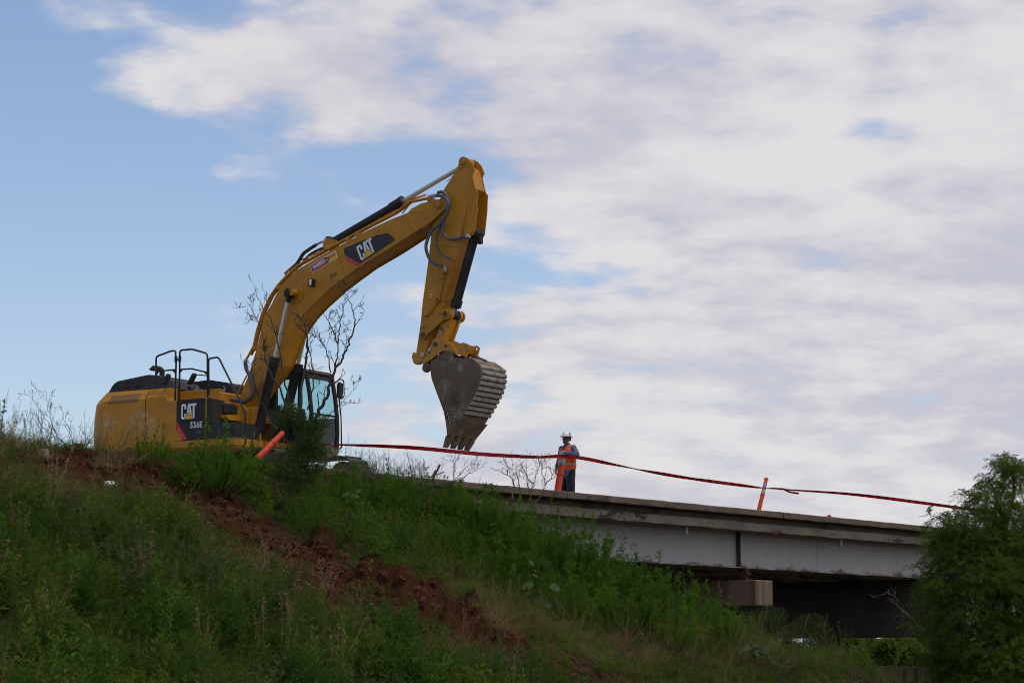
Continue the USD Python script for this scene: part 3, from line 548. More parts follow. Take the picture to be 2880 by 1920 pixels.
# welded details on the boom
seams = [('R3', (540, 1010), (625, 1300)), ('R3', (1245, 668), (1312, 830)), ('R2', (250, 700), (340, 745)), ('R2', (80, 1110), (125, 1150))]
obj('weld_seam', [tube([m3(v, *p0, -LB - .001), m3(v, *p1, -LB - .001)], .008, 6) for v, p0, p1 in seams] + [tube(smooth_path(m3s('R3', pts, -LB - .002), 3), .012, 6) for pts in ([(1300, 632), (1400, 637), (1415, 655)], [(1360, 800), (1385, 800), (1480, 735)])], M['yellow'], bm, kind='stuff')
bc = mp('R2', 478, 326, -LB)
obj('pin_boss', [disc(bc, -LB - .016, -LB - .001, .215, 40), disc(bc, -LB - .03, -LB - .016, .13, 32), disc(bc, -.50, -LB - .03, .075)], M['yellow'], bm); obj('pin_boss', disc(bc, LB + .001, .50, .09), M['yellow'], bm)
obj('nose_pin', [disc(tip, -LB - .03, -LB - .001, .085), disc(tip, -LB - .05, -LB - .03, .06)], M['yellow'], bm); obj('nose_pin', disc(tip, LB + .001, LB + .04, .08), M['yellow'], bm)
c = m3('R3', 300, 1360, -LB)
wl = obj('work_lamp', [hull([(c[0] + a * .75, c[1] - d, c[2] + b) for a, b, d in ((-.09, -.08, .03), (.06, -.10, .03), (.08, .08, .03), (-.07, .1, .03), (-.07, -.07, .15), (.05, -.08, .17), (.07, .06, .17), (-.05, .08, .15))])], M['black'], bm)
obj('lens', hull([(c[0] + a, c[1] - d, c[2] + b) for a, b, d in ((.0, -.07, .172), (.055, -.075, .172), (.062, .05, .172), (.0, .06, .165), (.01, -.06, .18), (.05, .04, .18))]), M['white'], bm)
# boom cylinders
foot = (.62, 1.42)
for s in (-1, 1):
    y = s * .42
    P0 = np.array([foot[0] + .05, y, foot[1] - .05]); P1 = np.array([bc[0] - .06, y, bc[1] - .005])
    if s < 0:
        P1 = np.array([*m3('R2', 430, 325, y)]); pb = np.array(m3('R2', 322, 800, y)); d = (P1 - pb) / np.linalg.norm(P1 - pb); P0 = pb - d * 1.62
    d = (P1 - P0) / np.linalg.norm(P1 - P0); cut = P0 + d * 1.62
    cy = obj('boom_cylinder', [cyl(P0, cut, .105, 22), cyl(cut - d * .20, cut + d * .015, .125, 22), cyl(P0 + [0, -.09, 0], P0 + [0, .09, 0], .12, 20), tube(smooth_path([P0 + d * .3 + [0, s * .13, .03], P0 + d * .9 + [0, s * .14, .02], cut - d * .12 + [0, s * .13, 0]], 4), .022, 8)], M['black'], ex, smooth=40)
    obj('rod', cyl(cut, P1, .046, 18), M['steel'], cy, smooth=40)
    obj('rod_eye', [cyl(P1 + [0, -.075, 0], P1 + [0, .075, 0], .105, 22), cyl(P1 + [0, s * .075, 0], P1 + [0, s * .10, 0], .07, 18), cyl(P1 - d * .2, P1, .06, 16)], M['black'], cy, smooth=40)

# stick
LS = .20
head = mp('R3', 1815, 125, -LS)
left = mps('R3', [(1720, 268), (1678, 322), (1615, 425), (1560, 560), (1510, 745), (1490, 900), (1468, 1105), (1405, 1567)], -LS) + mps('R4', [(205, 300), (175, 500), (160, 600)], -LS)
foot_s = mp('R4', 178, 615, -LS)
right_low = mps('R4', [(262, 530), (285, 440), (325, 310), (385, 210), (440, 0)], -LS)
core = Polygon(left + [(foot_s[0] - .02, foot_s[1] - .1), (foot_s[0] + .12, foot_s[1] - .06)] + right_low + mps('R3', [(1735, 1180), (1775, 990), (1790, 880), (1815, 760), (1858, 600), (1900, 450), (1945, 405), (1905, 225), (1880, 172), (1800, 190)], -LS)).buffer(0)
ear = union_all([Polygon(mps('R3', [(1782, 130), (1722, 268), (1800, 300), (1900, 300), (1928, 220)], -LS)), Point(head).buffer(.105)] + [Polygon(mps('R3', [(1815, 83), (1862, 92), (1905, 140), (1935, 215), (1900, 260), (1800, 160)], -LS))]).buffer(.01).buffer(-.01)
lugc = mp('R3', 1893, 835, -LS)
lug = union_all([Polygon(mps('R3', [(1900, 420), (1946, 405), (1968, 440), (1962, 600), (1937, 840), (1850, 880), (1815, 880)], -LS)), Point(lugc).buffer(.10), Point(foot_s).buffer(.13)]).buffer(0)
stk = obj('stick', [plate(core.buffer(-.012), -LS + .02, LS - .02)] + [plate(union_all([core, ear, lug]).buffer(0), y0, y0 + .021) for y0 in (-LS, LS - .021)] + [disc(head, -LS - .02, -LS, .075), disc(head, -LS - .035, -LS - .02, .05), disc(lugc, -LS - .03, -LS, .05), disc(head, -LS, LS, .05, 16), disc(foot_s, -.24, .24, .09)], M['yellow'], ex)
obj('weld_seam', [tube(m3s('R3', pts, -LS - .001), .007, 6) for pts in ([(1500, 968), (1765, 993)], [(1650, 330), (1720, 265), (1800, 190), (1860, 170), (1890, 190)], [(1895, 230), (1945, 405), (1890, 640), (1820, 880)])] + [tube(m3s('R4', [(205, 330), (265, 330)], -LS - .001), .01, 6)], M['yellow'], stk, kind='stuff')
wp = mps('R3', [(1478, 1435), (1510, 1437), (1503, 1508), (1470, 1505)], -LS)
obj('warning_sticker', plate(wp, -LS - .004, -LS - .001), M['trayellow'], stk)
wc = np.mean(wp, axis=0); obj('warning_sign', [plate(Polygon([(wc[0] - .025, wc[1] + .02), (wc[0] + .025, wc[1] + .02), (wc[0], wc[1] + .06)]).exterior.buffer(.004), -LS - .006, -LS - .0045), plate([(wc[0] - .03, wc[1] - .045), (wc[0] + .02, wc[1] - .045), (wc[0] + .02, wc[1] - .03), (wc[0] - .03, wc[1] - .03)], -LS - .006, -LS - .0045)], M['ink'], stk)
obj('pipe', [tube(smooth_corner(m3s('P', [src('R3', 1632, 1240), src('R3', 1600, 1400), src('R3', 1560, 1567), src('R4', 370, 60), src('R4', 345, 110), src('R4', 285, 195), src('R4', 262, 222)], -LS - .03)), .022, 8), tube(m3s('P', [src('R3', 1725, 1130), src('R3', 1700, 1260), src('R4', 425, 60), src('R4', 390, 200)], -LS - .02), .014, 6)] + [bx(*np.ravel([(q_[0] - .05, q_[0] + .05), (-LS - .06, -LS + .01), (q_[1] - .025, q_[1] + .025)])) for q_ in (mp('R3', 1620, 1300, -LS), mp('R3', 1575, 1530, -LS), mp('R4', 368, 75, -LS), mp('R4', 265, 215, -LS))], M['yellow'], stk)
# stick cylinder along the boom's back
b0 = np.array(m3('R3', 470, 962, 0.0)); b1 = np.array(m3('R3', 1205, 528, 0.0)); hd3 = np.array(m3('R3', 1815, 125, 0.0)); hd3 = np.array([head[0], 0, head[1]])
d = (hd3 - b0) / np.linalg.norm(hd3 - b0); b1 = b0 + d * np.dot(b1 - b0, d)
sc_ = obj('stick_cylinder', [cyl(b0, b1, .098, 24), cyl(b1 - d * .32, b1, .118, 24), cyl(b1 - d * .06, b1 + d * .02, .128, 24), cyl(b0 + [0, -.1, 0], b0 + [0, .1, 0], .13, 20), bx(b0[0] - .10, b0[0] + .05, -.1, .1, b0[2] - .05, b0[2] + .16, .03)], M['black'], ex, smooth=40)
obj('rod', cyl(b1, hd3, .048, 20), M['steel'], sc_, smooth=40)
obj('rod_eye', [cyl(hd3 - [0, .1, 0], hd3 + [0, .1, 0], .10, 20)], M['yellow'], sc_, smooth=40)
obj('bracket', [plate(mps('R3', [(400, 1010), (395, 960), (440, 905), (520, 920), (560, 960), (540, 990)], y), y - .02, y + .02) for y in (-.16, .16)], M['yellow'], bm)
# bucket cylinder down the stick's front
c0 = np.array([lugc[0] + .0, 0, lugc[1] + .0]); c1 = np.array([*m3('R4', 520, 190, 0.0)])
pv = mp('R4', 442, 205, -.26); c1 = np.array([pv[0], 0, pv[1]])
d = (c1 - c0) / np.linalg.norm(c1 - c0); cb = c0 + d * 1.62
bcyl = obj('bucket_cylinder', [cyl(c0, cb, .098, 24), cyl(cb - d * .16, cb, .122, 24), cyl(cb, cb + d * .03, .09, 20), cyl(c0 - [0, .14, 0], c0 + [0, .14, 0], .115, 20), bx(c0[0] + .06, c0[0] + .16, -.05, .05, c0[2] - .25, c0[2] - .10, .01)], M['black'], ex, smooth=40)
obj('rod', cyl(cb, c1, .05, 18), M['steel'], bcyl, smooth=40)
obj('rod_eye', cyl(c1 - [0, .12, 0], c1 + [0, .12, 0], .10, 20), M['black'], bcyl, smooth=40)
# linkage
i0 = mp('R4', 232, 400, -.26)
for y in (-.285, .235):
    arm = union_all([LineString([i0, pv]).buffer(.062), Point(i0).buffer(.09), Point(pv).buffer(.125)]).buffer(.04).buffer(-.04)
    ar = obj('idler_arm', [plate(arm, y, y + .05), disc(pv, y - .02, y + .07, .085)], M['yellow'], ex)
    obj('pin', disc(i0, y - .02, y + .03, .055), M['track'], ar); obj('pin', disc(pv, y - .035, y - .02, .055), M['track'], ar)
qp = mp('R4', 345, 475, -.24)
lk = union_all([LineString([pv, (qp[0] + .03, qp[1])]).buffer(.10), Point(pv).buffer(.12), Point(qp).buffer(.12)])
obj('bucket_link', [plate(lk, -.20, -.13), plate(lk, .13, .20), plate(LineString([pv, (qp[0], qp[1])]).buffer(.07), -.13, .13)], M['yellow_worn'], ex)
qpoly = Polygon(mps('R4', [(140, 560), (200, 570), (262, 560), (300, 500), (330, 440), (370, 428), (440, 445), (495, 480), (530, 540), (545, 585), (500, 545), (430, 535), (360, 570), (310, 620), (245, 655), (190, 668), (145, 650), (132, 600)], -.24)).buffer(.015).buffer(-.01)
hook = Polygon(mps('R4', [(470, 470), (520, 455), (575, 480), (612, 490), (640, 483), (662, 500), (650, 545), (635, 600), (560, 570), (520, 590), (500, 520)], -.16)).buffer(.01).difference(Point(mp('R4', 637, 510, -.16)).buffer(.03))
qc = obj('quick_coupler', [plate(qpoly, -.26, -.21), plate(qpoly, .21, .26), plate(hook, -.21, -.17), plate(hook, .17, .21), plate(Polygon(mps('R4', [(330, 450), (370, 440), (500, 480), (620, 500), (600, 560), (540, 560), (420, 520), (340, 560)], -.2)).buffer(0), -.18, .18)], M['yellow_worn'], ex)
for v_, r_ in (((228, 580), .05), ((342, 480), .045), ((292, 532), .035), ((440, 498), .03)): obj('pin', disc(mp('R4', *v_, -.26), -.29, .29, r_), M['bolt'] if v_[0] in (228, 292) else M['track'], qc)
obj('pin', disc(mp('R4', 462, 598, -.3), -.36, .36, .065), M['bucket'], qc); obj('pin', disc(mp('R4', 270, 700, -.3), -.36, .36, .05), M['bucket'], qc)
# bucket
BW = .475
sidep = Polygon(mps('R4', [(300, 640), (350, 612), (430, 628), (500, 648), (560, 632), (620, 603), (660, 605), (705, 632), (742, 662), (762, 720), (760, 800), (728, 905), (650, 1050), (565, 1190), (468, 1318), (450, 1308), (440, 1200), (420, 1095), (365, 950), (310, 800), (295, 720)], -BW)).buffer(0)
holes = union_all([Point(mp('R4', *q_, -BW)).buffer(.024) for q_ in ((403, 977), (433, 1056), (450, 1117), (459, 1160), (467, 1204), (509, 1143))])
bk = obj('bucket', [plate(sidep.difference(holes), y0, y0 + .04) for y0 in (-BW, BW - .04)], M['bucket'], ex)
cutter = Polygon(mps('R4', [(297, 700), (350, 620), (428, 640), (455, 780), (490, 900), (530, 1060), (560, 1188), (470, 1312), (452, 1305), (440, 1200), (420, 1095), (365, 950), (310, 800)], -BW)).buffer(0).difference(holes)
obj('side_cutter', [plate(cutter, -BW - .018, -BW - .001), plate(cutter, BW + .001, BW + .018)], M['bucket'], bk)
back = np.array(mps('R4', [(490, 655), (545, 645), (600, 618), (655, 604), (705, 632), (742, 662), (762, 720), (760, 800), (728, 905), (650, 1050), (565, 1190), (468, 1318)], -BW))
fine = smooth_path(np.c_[back[:, 0], 0 * back[:, 0], back[:, 1]], 6)[:, [0, 2]]
tg = np.gradient(fine, axis=0); tg /= np.linalg.norm(tg, axis=1, keepdims=True); nrm_ = np.stack([-tg[:, 1], tg[:, 0]], 1)
if nrm_[len(fine) // 2][0] < 0: nrm_ = -nrm_
inner = fine - nrm_ * .035
obj('shell', plate(Polygon(np.vstack([fine, inner[::-1]])).buffer(0), -BW + .041, BW - .041), M['bucket'], bk)
L_ = LineString(fine); seg0 = L_.project(Point(mp('R4', 745, 668, -BW))); seg1 = L_.project(Point(mp('R4', 600, 1130, -BW)))
for k in range(10):
    a0 = seg0 + (seg1 - seg0) * k / 10; a1 = seg0 + (seg1 - seg0) * (k + .83) / 10
    p0, p1 = np.array(L_.interpolate(a0).coords[0]), np.array(L_.interpolate(a1).coords[0]); t_ = (p1 - p0) / np.linalg.norm(p1 - p0); n_ = np.array([-t_[1], t_[0]]); n_ = n_ if n_[0] > 0 or (abs(n_[0]) < .3 and n_[1] > 0) else -n_
    obj('wear_bar', hull([(*q_[:1], y, q_[1]) for q_ in (p0, p1, p0 + t_ * .02 + n_ * .035, p1 - t_ * .02 + n_ * .035) for y in ((-BW - .012, BW + .012) if abs(np.dot(q_ - p0, n_)) < .01 else (-BW + .0, BW - .0))]), M['wear'], bk)
lipo, lipi = np.array(mp('R4', 468, 1318, -BW)), np.array(mp('R4', 575, 1185, -BW))
obj('lip', hull([(p_[0], y, p_[1]) for p_ in (lipi + [.045, .0], lipi + [-.02, -.02], lipo + [.05, .0], lipo + [0, .03], lipo + [-.01, -.03]) for y in (-BW - .02, BW + .02)]), M['bucket'], bk)
td = (lipo - lipi) / np.linalg.norm(lipo - lipi); td = np.array([math.cos(math.radians(-118)), math.sin(math.radians(-118))]); tn = np.array([-td[1], td[0]])
for k in range(4):
    y = -BW + .07 + k * (2 * BW - .14) / 3
    b_0 = lipo + [.0, .02]
    ad = hull([(*(b_0 + td * s + tn * w)[:1], y + dy, (b_0 + td * s + tn * w)[1]) for s, w, hw in ((-.42, .015, .075), (-.42, .04, .06), (-.05, -.06, .075), (-.05, .07, .085), (.10, -.045, .05), (.10, .045, .05)) for dy in (-hw, hw)])
    tip_ = hull([(*(b_0 + td * s + tn * w)[:1], y + dy, (b_0 + td * s + tn * w)[1]) for s, w, hw in ((.06, -.065, .07), (.06, .065, .07), (.17, -.05, .062), (.17, .045, .062), (.30, -.012, .085), (.30, .012, .085)) for dy in (-hw, hw)])
    obj('tooth', [ad, tip_], M['bucket'], bk)
ears = union_all([Polygon(mps('R4', [(300, 660), (345, 600), (430, 620), (500, 640), (500, 560), (440, 540), (420, 580), (350, 610)], -.3)).buffer(.01), Point(mp('R4', 462, 598, -.3)).buffer(.105), Point(mp('R4', 268, 700, -.3)).buffer(.10)])
obj('ear', [plate(ears, y, y + .05) for y in (-.35, .30)], M['bucket'], bk)
obj('cross_tube', plate(Polygon(mps('R4', [(440, 600), (560, 610), (600, 650), (520, 690), (430, 670)], -.28)), -.28, .28), M['bucket'], bk)
obj('lifting_eye', plate(Polygon(mps('R4', [(655, 600), (670, 578), (700, 580), (720, 600), (785, 628), (780, 640), (700, 640)], -.1)).buffer(.01).difference(Point(mp('R4', 682, 600, -.1)).buffer(.022)), -.03, .03), M['bucket'], bk)
# pipes and hoses
def line(name, view, pts, l, r, m_, parent=ex, k=5): return obj(name, tube(smooth_path(m3s(view, pts, l), k), r, 8), m_, parent, smooth=60)
P_ = lambda v, *pts: [src(v, *q_) for q_ in pts]
pipe1 = P_('R2', (105, 820), (130, 780), (165, 715), (190, 600), (232, 465), (290, 345), (345, 265), (400, 205), (480, 130)) + P_('R3', (110, 1195), (330, 1075), (540, 958), (830, 800), (1110, 655), (1165, 620), (1275, 535), (1460, 495))
obj('boom_pipe', [tube(m3s('P', pipe1, -.22), .028, 8), tube([(a, b + .09, c_ + .015) for a, b, c_ in m3s('P', pipe1[1:], -.22)], .028, 8)], M['yellow'], bm, smooth=60)
pipe2 = P_('R2', (395, 190), (480, 105)) + P_('R3', (0, 1262), (130, 1145), (340, 1050), (620, 905), (840, 785), (1110, 630), (1180, 605), (1270, 510), (1440, 462))
obj('boom_pipe', tube(m3s('P', pipe2, -.05), .016, 7), M['yellow'], bm, smooth=60)
obj('boom_pipe', [tube([m3('R3', 1200, 655, -.2), m3('R3', 1285, 545, -.2)], .016, 7), tube([m3('R3', 1165, 622, -.1), m3('R3', 1270, 520, -.1), m3('R3', 1430, 470, -.1)], .016, 7)], M['yellow'], bm, smooth=60)
for q_ in mps('R3', [(640, 915), (735, 855), (430, 1000), (1470, 505)], -.25) + mps('R2', [(168, 725), (340, 280)], -.25): obj('pipe_clamp', bx(q_[0] - .045, q_[0] + .045, -.27, -.05, q_[1] - .05, q_[1] + .03, .008), M['yellow'], bm)
obj('pipe_fitting', [tube(m3s('R3', [(1465, 487), (1500, 478), (1548, 470)], -.22), .042, 8), tube(m3s('R3', [(1520, 470), (1555, 462)], -.12), .03, 8)] + [tube(m3s('R3', [(420, 935), (370, 945), (325, 970)], -.1), .026, 8), bx(*np.ravel([(mp('R3', 435, 935, -.1)[0] - .07, mp('R3', 435, 935, -.1)[0] + .05), (-.14, 0), (mp('R3', 435, 935, -.1)[1] - .06, mp('R3', 435, 935, -.1)[1] + .06)]), .01), sphere(m3('R2', 108, 822, -.22), .05, 1)], M['bolt'], bm, smooth=60)
line('hose', 'R3', [(1548, 470), (1610, 475), (1655, 520), (1665, 590), (1640, 670), (1590, 750), (1500, 830), (1455, 920), (1440, 1000), (1460, 1080), (1500, 1140), (1560, 1170), (1600, 1180)], -.36, .036, M['hose'])
line('hose', 'R3', [(1560, 440), (1610, 435), (1655, 480), (1680, 560), (1660, 640), (1625, 720), (1608, 800), (1625, 870), (1670, 910), (1740, 912), (1800, 895), (1835, 882)], -.33, .034, M['hose'])
line('hose', 'R3', [(1600, 770), (1565, 840), (1548, 920), (1560, 1000), (1590, 1060), (1640, 1095), (1700, 1115)], -.31, .018, M['hose'])
obj('hose_fitting', [tube(smooth_path(m3s('R3', [(1600, 1180), (1630, 1195), (1640, 1235)], -.30), 4), .026, 8), tube(m3s('R3', [(1830, 884), (1862, 876)], -.30), .026, 8), bx(*np.ravel([(mp('R3', 1865, 880, -.28)[0] - .03, mp('R3', 1865, 880, -.28)[0] + .04), (-.33, -.22), (mp('R3', 1865, 880, -.28)[1] - .04, mp('R3', 1865, 880, -.28)[1] + .04)])), sphere(m3('R3', 1635, 1240, -.27), .05, 1), tube(m3s('R3', [(1695, 1113), (1735, 1125)], -.28), .014, 6)], M['bolt'], ex, smooth=50)
line('hose', 'R3', [(325, 970), (240, 1025), (190, 1065), (150, 1130), (110, 1190), (60, 1260), (40, 1300)], -.08, .04, M['hose_black'])
line('hose', 'R3', [(400, 1000), (320, 1035), (250, 1080), (190, 1150), (150, 1195)], -.02, .03, M['hose_black'])
line('hose', 'R2', [(105, 830), (112, 880), (145, 950), (165, 1020), (150, 1080), (100, 1115), (40, 1115), (0, 1105)], -.34, .045, M['hose'])
line('hose', 'R2', [(115, 930), (80, 1000), (60, 1040), (40, 1070)], -.22, .018, M['yellow'])
# cab
prof = [(1.455, 1.02), (1.47, 1.5), (1.455, 1.83), (1.40, 2.25), (1.305, 2.72)]
cabm = []
for y in (.475, 1.425):
    cabm += [tube([(a, y, b) for a, b in prof], .05, 8), tube([(.42, y, 1.0), (.42, y, 2.80)], .05, 8), tube([(-.25, y, 1.0), (-.27, y, 2.80)], .05, 8), bx(-.3, 1.43, y - .03, y + .03, .95, 1.42 if y < 1 else 1.80, .01), tube([(-.28, y, 2.80), (.6, y, 2.83), (1.29, y, 2.74)], .06, 8), bx(.42, 1.44, y - .02, y + .02, 1.55, 1.62)]
cabm += [bx(-.30, 1.46, .45, 1.45, .93, 1.02, .02), bx(-.3, -.26, .5, 1.4, 1.0, 1.82), bx(1.42, 1.475, .47, 1.43, .98, 1.10, .01), bx(1.43, 1.475, .5, 1.4, 1.81, 1.85), hull([(a, y, b) for a, b in ((1.305, 2.62), (1.335, 2.62), (1.31, 2.76), (1.28, 2.76)) for y in (.5, 1.4)])]
cab = obj('cab', cabm, M['black'], ex)
obj('roof', hull([(x, y, z) for x, z0, z1 in ((-.32, 2.78, 2.86), (.6, 2.81, 2.89), (1.22, 2.79, 2.84), (1.35, 2.735, 2.765)) for y in (.44, 1.46) for z in (z0, z1)]), M['hood'], cab)
def pane(pts, l0, l1): return hull([(a, y, b) for a, b in pts for y in (l0, l1)])
obj('windscreen', tri([(1.452, .5, 1.85), (1.452, 1.4, 1.85), (1.403, 1.4, 2.25), (1.403, .5, 2.25), (1.32, 1.4, 2.63), (1.32, .5, 2.63)], [(0, 1, 2), (0, 2, 3), (3, 2, 4), (3, 4, 5)]), M['glass'], cab)
obj('lower_windscreen', tri([(1.458, .5, 1.10), (1.458, 1.4, 1.10), (1.472, 1.4, 1.5), (1.472, .5, 1.5), (1.455, 1.4, 1.81), (1.455, .5, 1.81)], [(0, 1, 2), (0, 2, 3), (3, 2, 4), (3, 4, 5)]), M['glass'], cab)
for y in (.46, 1.44):
    z0 = 1.42 if y < 1 else 1.80
    obj('side_window', tri([(.46, y, z0), (1.44, y, z0), (1.44, y, 1.83), (1.28, y, 2.72), (.46, y, 2.78)], [(0, 1, 2), (0, 2, 3), (0, 3, 4)]), M['glass'], cab)
    obj('side_window', tri([(-.22, y, z0), (.38, y, z0), (.38, y, 2.78), (-.22, y, 2.76)], [(0, 1, 2), (0, 2, 3)]), M['glass'], cab)
obj('rear_window', tri([(-.28, .5, 1.76), (-.28, 1.4, 1.76), (-.28, 1.4, 2.74), (-.28, .5, 2.74)], [(0, 1, 2), (0, 2, 3)]), M['glass'], cab)
obj('seat', [bx(.0, .55, .68, 1.2, 1.3, 1.48, .05), bx(-.08, .10, .70, 1.18, 1.45, 2.15, .05), bx(-.05, .08, .80, 1.08, 2.15, 2.35, .03), bx(.1, .45, .8, 1.1, 1.02, 1.3, .02)], M['hood'], cab)
obj('console', [bx(.45, .85, .55, .68, 1.02, 1.72, .03), bx(.45, .85, 1.2, 1.33, 1.02, 1.7, .03), bx(1.0, 1.2, .5, .6, 1.02, 1.95, .02), cyl((.8, .62, 1.7), (.83, .62, 1.95), .02, 8), cyl((.8, 1.26, 1.7), (.83, 1.26, 1.92), .02, 8)], M['black'], cab)
mc = np.array(m3('S4', 1868, 640, 1.58))
obj('wiper', tube([(1.47, .75, 1.86), (1.43, .72, 2.3)], .012, 6), M['black'], cab)
mir = obj('mirror', hull([(mc[0] + a, mc[1] + b, mc[2] + c_) for a in (-.03, .04) for b, c_ in ((-.06, -.16), (.06, -.18), (.08, 0), (.075, .17), (-.04, .19), (-.07, .1))]), M['hood'], ex)
obj('mirror_arm', [tube(smooth_corner([(1.36, 1.42, mc[2] + .16), (1.42, 1.60, mc[2] + .27), (1.42, 1.72, mc[2] + .24), (1.43, 1.73, mc[2] - .1), (1.43, 1.66, mc[2] - .16)], .04), .014, 7), tube(smooth_corner(m3s('S4', [(1862, 740), (1888, 1000), (1893, 1385), (1840, 1392)], 1.56), .05), .016, 7)], M['black'], mir)
obj('hose', [tube(smooth_path([(.80, -.36 + .1 * k, 1.9), (.95, -.30 + .1 * k, 1.55), (.86, -.25 + .12 * k, 1.25), (.7, -.2 + .1 * k, 1.1)], 4), .026, 7) for k in range(6)], M['hose_black'], ex, smooth=60)

# ---------------------------------------------------------------- marker posts, tape, worker
def marker_post(name, label, base, topv, ring=True, bands=((.62, .72), (.78, .88)), r=.055, group=None, foot=True):
    base, topv = np.asarray(base, float), np.asarray(topv, float); L_ = np.linalg.norm(topv - base); d = (topv - base) / L_
    zz = np.array([0, 0, 1.0]); ax = np.cross(zz, d); s_, c_ = np.linalg.norm(ax), d[2]
    Rm = trimesh.transformations.rotation_matrix(math.atan2(s_, c_), ax / s_) if s_ > 1e-6 else np.eye(4)
    o = thing(name, label, 'marker post', base)
    def put(m): m = join(m) if isinstance(m, list) else m; m = m.copy(); m.apply_transform(Rm); return m
    prof_ = [(0, r * 1.05), (.02, r * 1.08), (L_ * .55, r), (L_ * .56, r * 1.18), (L_ * .58, r * 1.18), (L_ * .59, r * .95), (L_ * .94, r * .9), (L_ * .95, r * 1.0), (L_ * .965, r * .9), (L_ * .99, r * .5)]
    obj('tube', put(tube([(0, 0, z) for z, _ in prof_], [q_ for _, q_ in prof_], 18)), M['orange'], o, smooth=40)
    if foot: obj('base', put([tube([(0, 0, -.04), (0, 0, 0), (0, 0, .015)], [.19, .185, .15], 8)]), M['deep'], o)
    for a, b in bands: obj('reflective_band', put(tube([(0, 0, L_ * a), (0, 0, L_ * b)], r * .97, 18, False)), M['reflect'], o, smooth=40)
    if ring: obj('grip', put([tube([(0, -.012, L_ * .985 + .055), (0, .012, L_ * .985 + .055)], .062, 16)]), M['orange'], o, smooth=40)
    return o
DECK = -.22
def bp(view, x, y, yl):      # a point over the bridge at the given distance from its edge
    t, z = on_bridge(view, x, y, yl); return bridge_point(t, yl, z)
pt1 = bp('R5', 772, 775, .62); pb1 = bp('R5', 686, 1345, .62)
d = (pb1 - pt1) / np.linalg.norm(pb1 - pt1); pb1 = pt1 + d * 1.06
marker_post('marker_post', 'dusty orange marker post leaning beside the worker in the white helmet', pb1, pt1, False, ((.80, .93),), .082)
pt2 = bp('R7', 553, 330, .55); pb2 = bp('R7', 509, 515, .55); d = (pb2 - pt2) / np.linalg.norm(pb2 - pt2)
marker_post('marker_post', 'orange post with round grip and two silver bands standing alone on the bridge', pt2 + d * 1.02, pt2, True, ((.60, .72), (.78, .92)), .055)
pt3 = bp('R7', 928, 560, .9)
marker_post('marker_post', 'orange post with only its grip showing above the bridge kerb', pt3 + np.array([-.35, -.02, -.22]), pt3 + np.array([.02, 0, .02]), True, ((.60, .72),), .05)
g1 = at('S4', 790, 1530, 49.2); g2 = at('S4', 1125, 1190, 50.0); g3 = at('S4', 1200, 1160, 50.2)
marker_post('marker_post', 'fallen orange marker post lying slanted behind the dead tree', g1, g2 + (g2 - g1) * .05, False, (), .062, foot=False)
def ribbon(name, label, pts, twist, width, n=60):
    P = smooth_path(pts, max(4, n // max(1, len(pts) - 1))); T = np.gradient(P, axis=0); T /= np.linalg.norm(T, axis=1, keepdims=True)
    k = np.linspace(0, 1, len(P)); tw = np.interp(k, np.linspace(0, 1, len(twist)), twist)
    upv = np.array([0, 0, 1.0]) - T * T[:, 2:3]; upv /= np.linalg.norm(upv, axis=1, keepdims=True); sd = np.cross(T, upv)
    W = upv * np.cos(tw)[:, None] + sd * np.sin(tw)[:, None]; Nn = np.cross(T, W) * .0015
    V = np.concatenate([P + W * width / 2 + Nn, P - W * width / 2 + Nn, P - W * width / 2 - Nn, P + W * width / 2 - Nn]); m = len(P); F = []
    for a in range(4):
        b = (a + 1) % 4; i = np.arange(m - 1)
        F += [np.stack([a * m + i, a * m + i + 1, b * m + i + 1], 1), np.stack([a * m + i, b * m + i + 1, b * m + i], 1)]
    o = thing(name, label, 'barrier tape', P[0]); obj('strip', tri(V - P[0], np.vstack(F)), M['tape'], o)
    marks = []
    for i in range(6, len(P) - 4, 3):
        c = P[i]; q_ = [c + T[i] * a + W[i] * b * width + np.sign(Nn[i] @ (EYE - c)) * Nn[i] * 2.2 for a, b in ((-.05, -.18), (.05, -.18), (.05, .18), (-.05, .18))]
        marks.append(tri(np.array(q_) - P[0], [[0, 1, 2], [0, 2, 3]]))
    obj('printed_marks', marks, M['dred'], o, kind='stuff')
    return o
tA = [at('S4', 1180, 1310, 50.3), at('S4', 1340, 1325, 50.4), at('S4', 1620, 1328, 51.0), at('D', 775, 1020.5, 52.0), at('D', 945, 1027.5, 54.0), at('D', 1100, 1042, 56.3), at('D', 1200, 1048, 57.6), at('R5', 100, 775, 58.0), at('R5', 400, 783, 58.5), at('R5', 690, 768, 59.0), pt1 + np.array([.0, -.12, -.01])]
ribbon('barrier_tape', 'red barrier tape from the fallen post across to the worker', tA, [1.0, .8, 1.2, 1.3, .5, .1, .7, .35, .9, .3, .5], .088, 100)
tB = [pt1 + np.array([.0, -.125, -.01]), at('R5', 900, 775, 59.2), at('R6', 800, 128, 60.4), at('R6', 1000, 170, 61.2), at('R6', 1250, 220, 62.4), at('R6', 1600, 282, 64.0), at('R6', 1900, 325, 65.4), at('R6', 2330, 382, 66.75)]
ribbon('barrier_tape', 'red barrier tape drooping between the worker and the lone bridge post', tB, [.7, .3, .5, .3, 1.1, 1.55, .5, .9, .1, 1.3], .088, 90)
tC = [at('R7', 545, 376, 66.8), at('R7', 600, 376, 67.3), at('R7', 700, 385, 68), at('R7', 1000, 405, 70), at('R7', 1200, 425, 71.4), at('R7', 1400, 450, 72.8), at('R7', 1700, 490, 75), at('R7', 1840, 508, 76), at('R7', 1950, 530, 77)]
ribbon('barrier_tape', 'red barrier tape from the lone bridge post into the tree at the right', tC, [1.4, 1.2, 1.3, .9, .6, .15, .7, .2, 1.3], .095, 90)
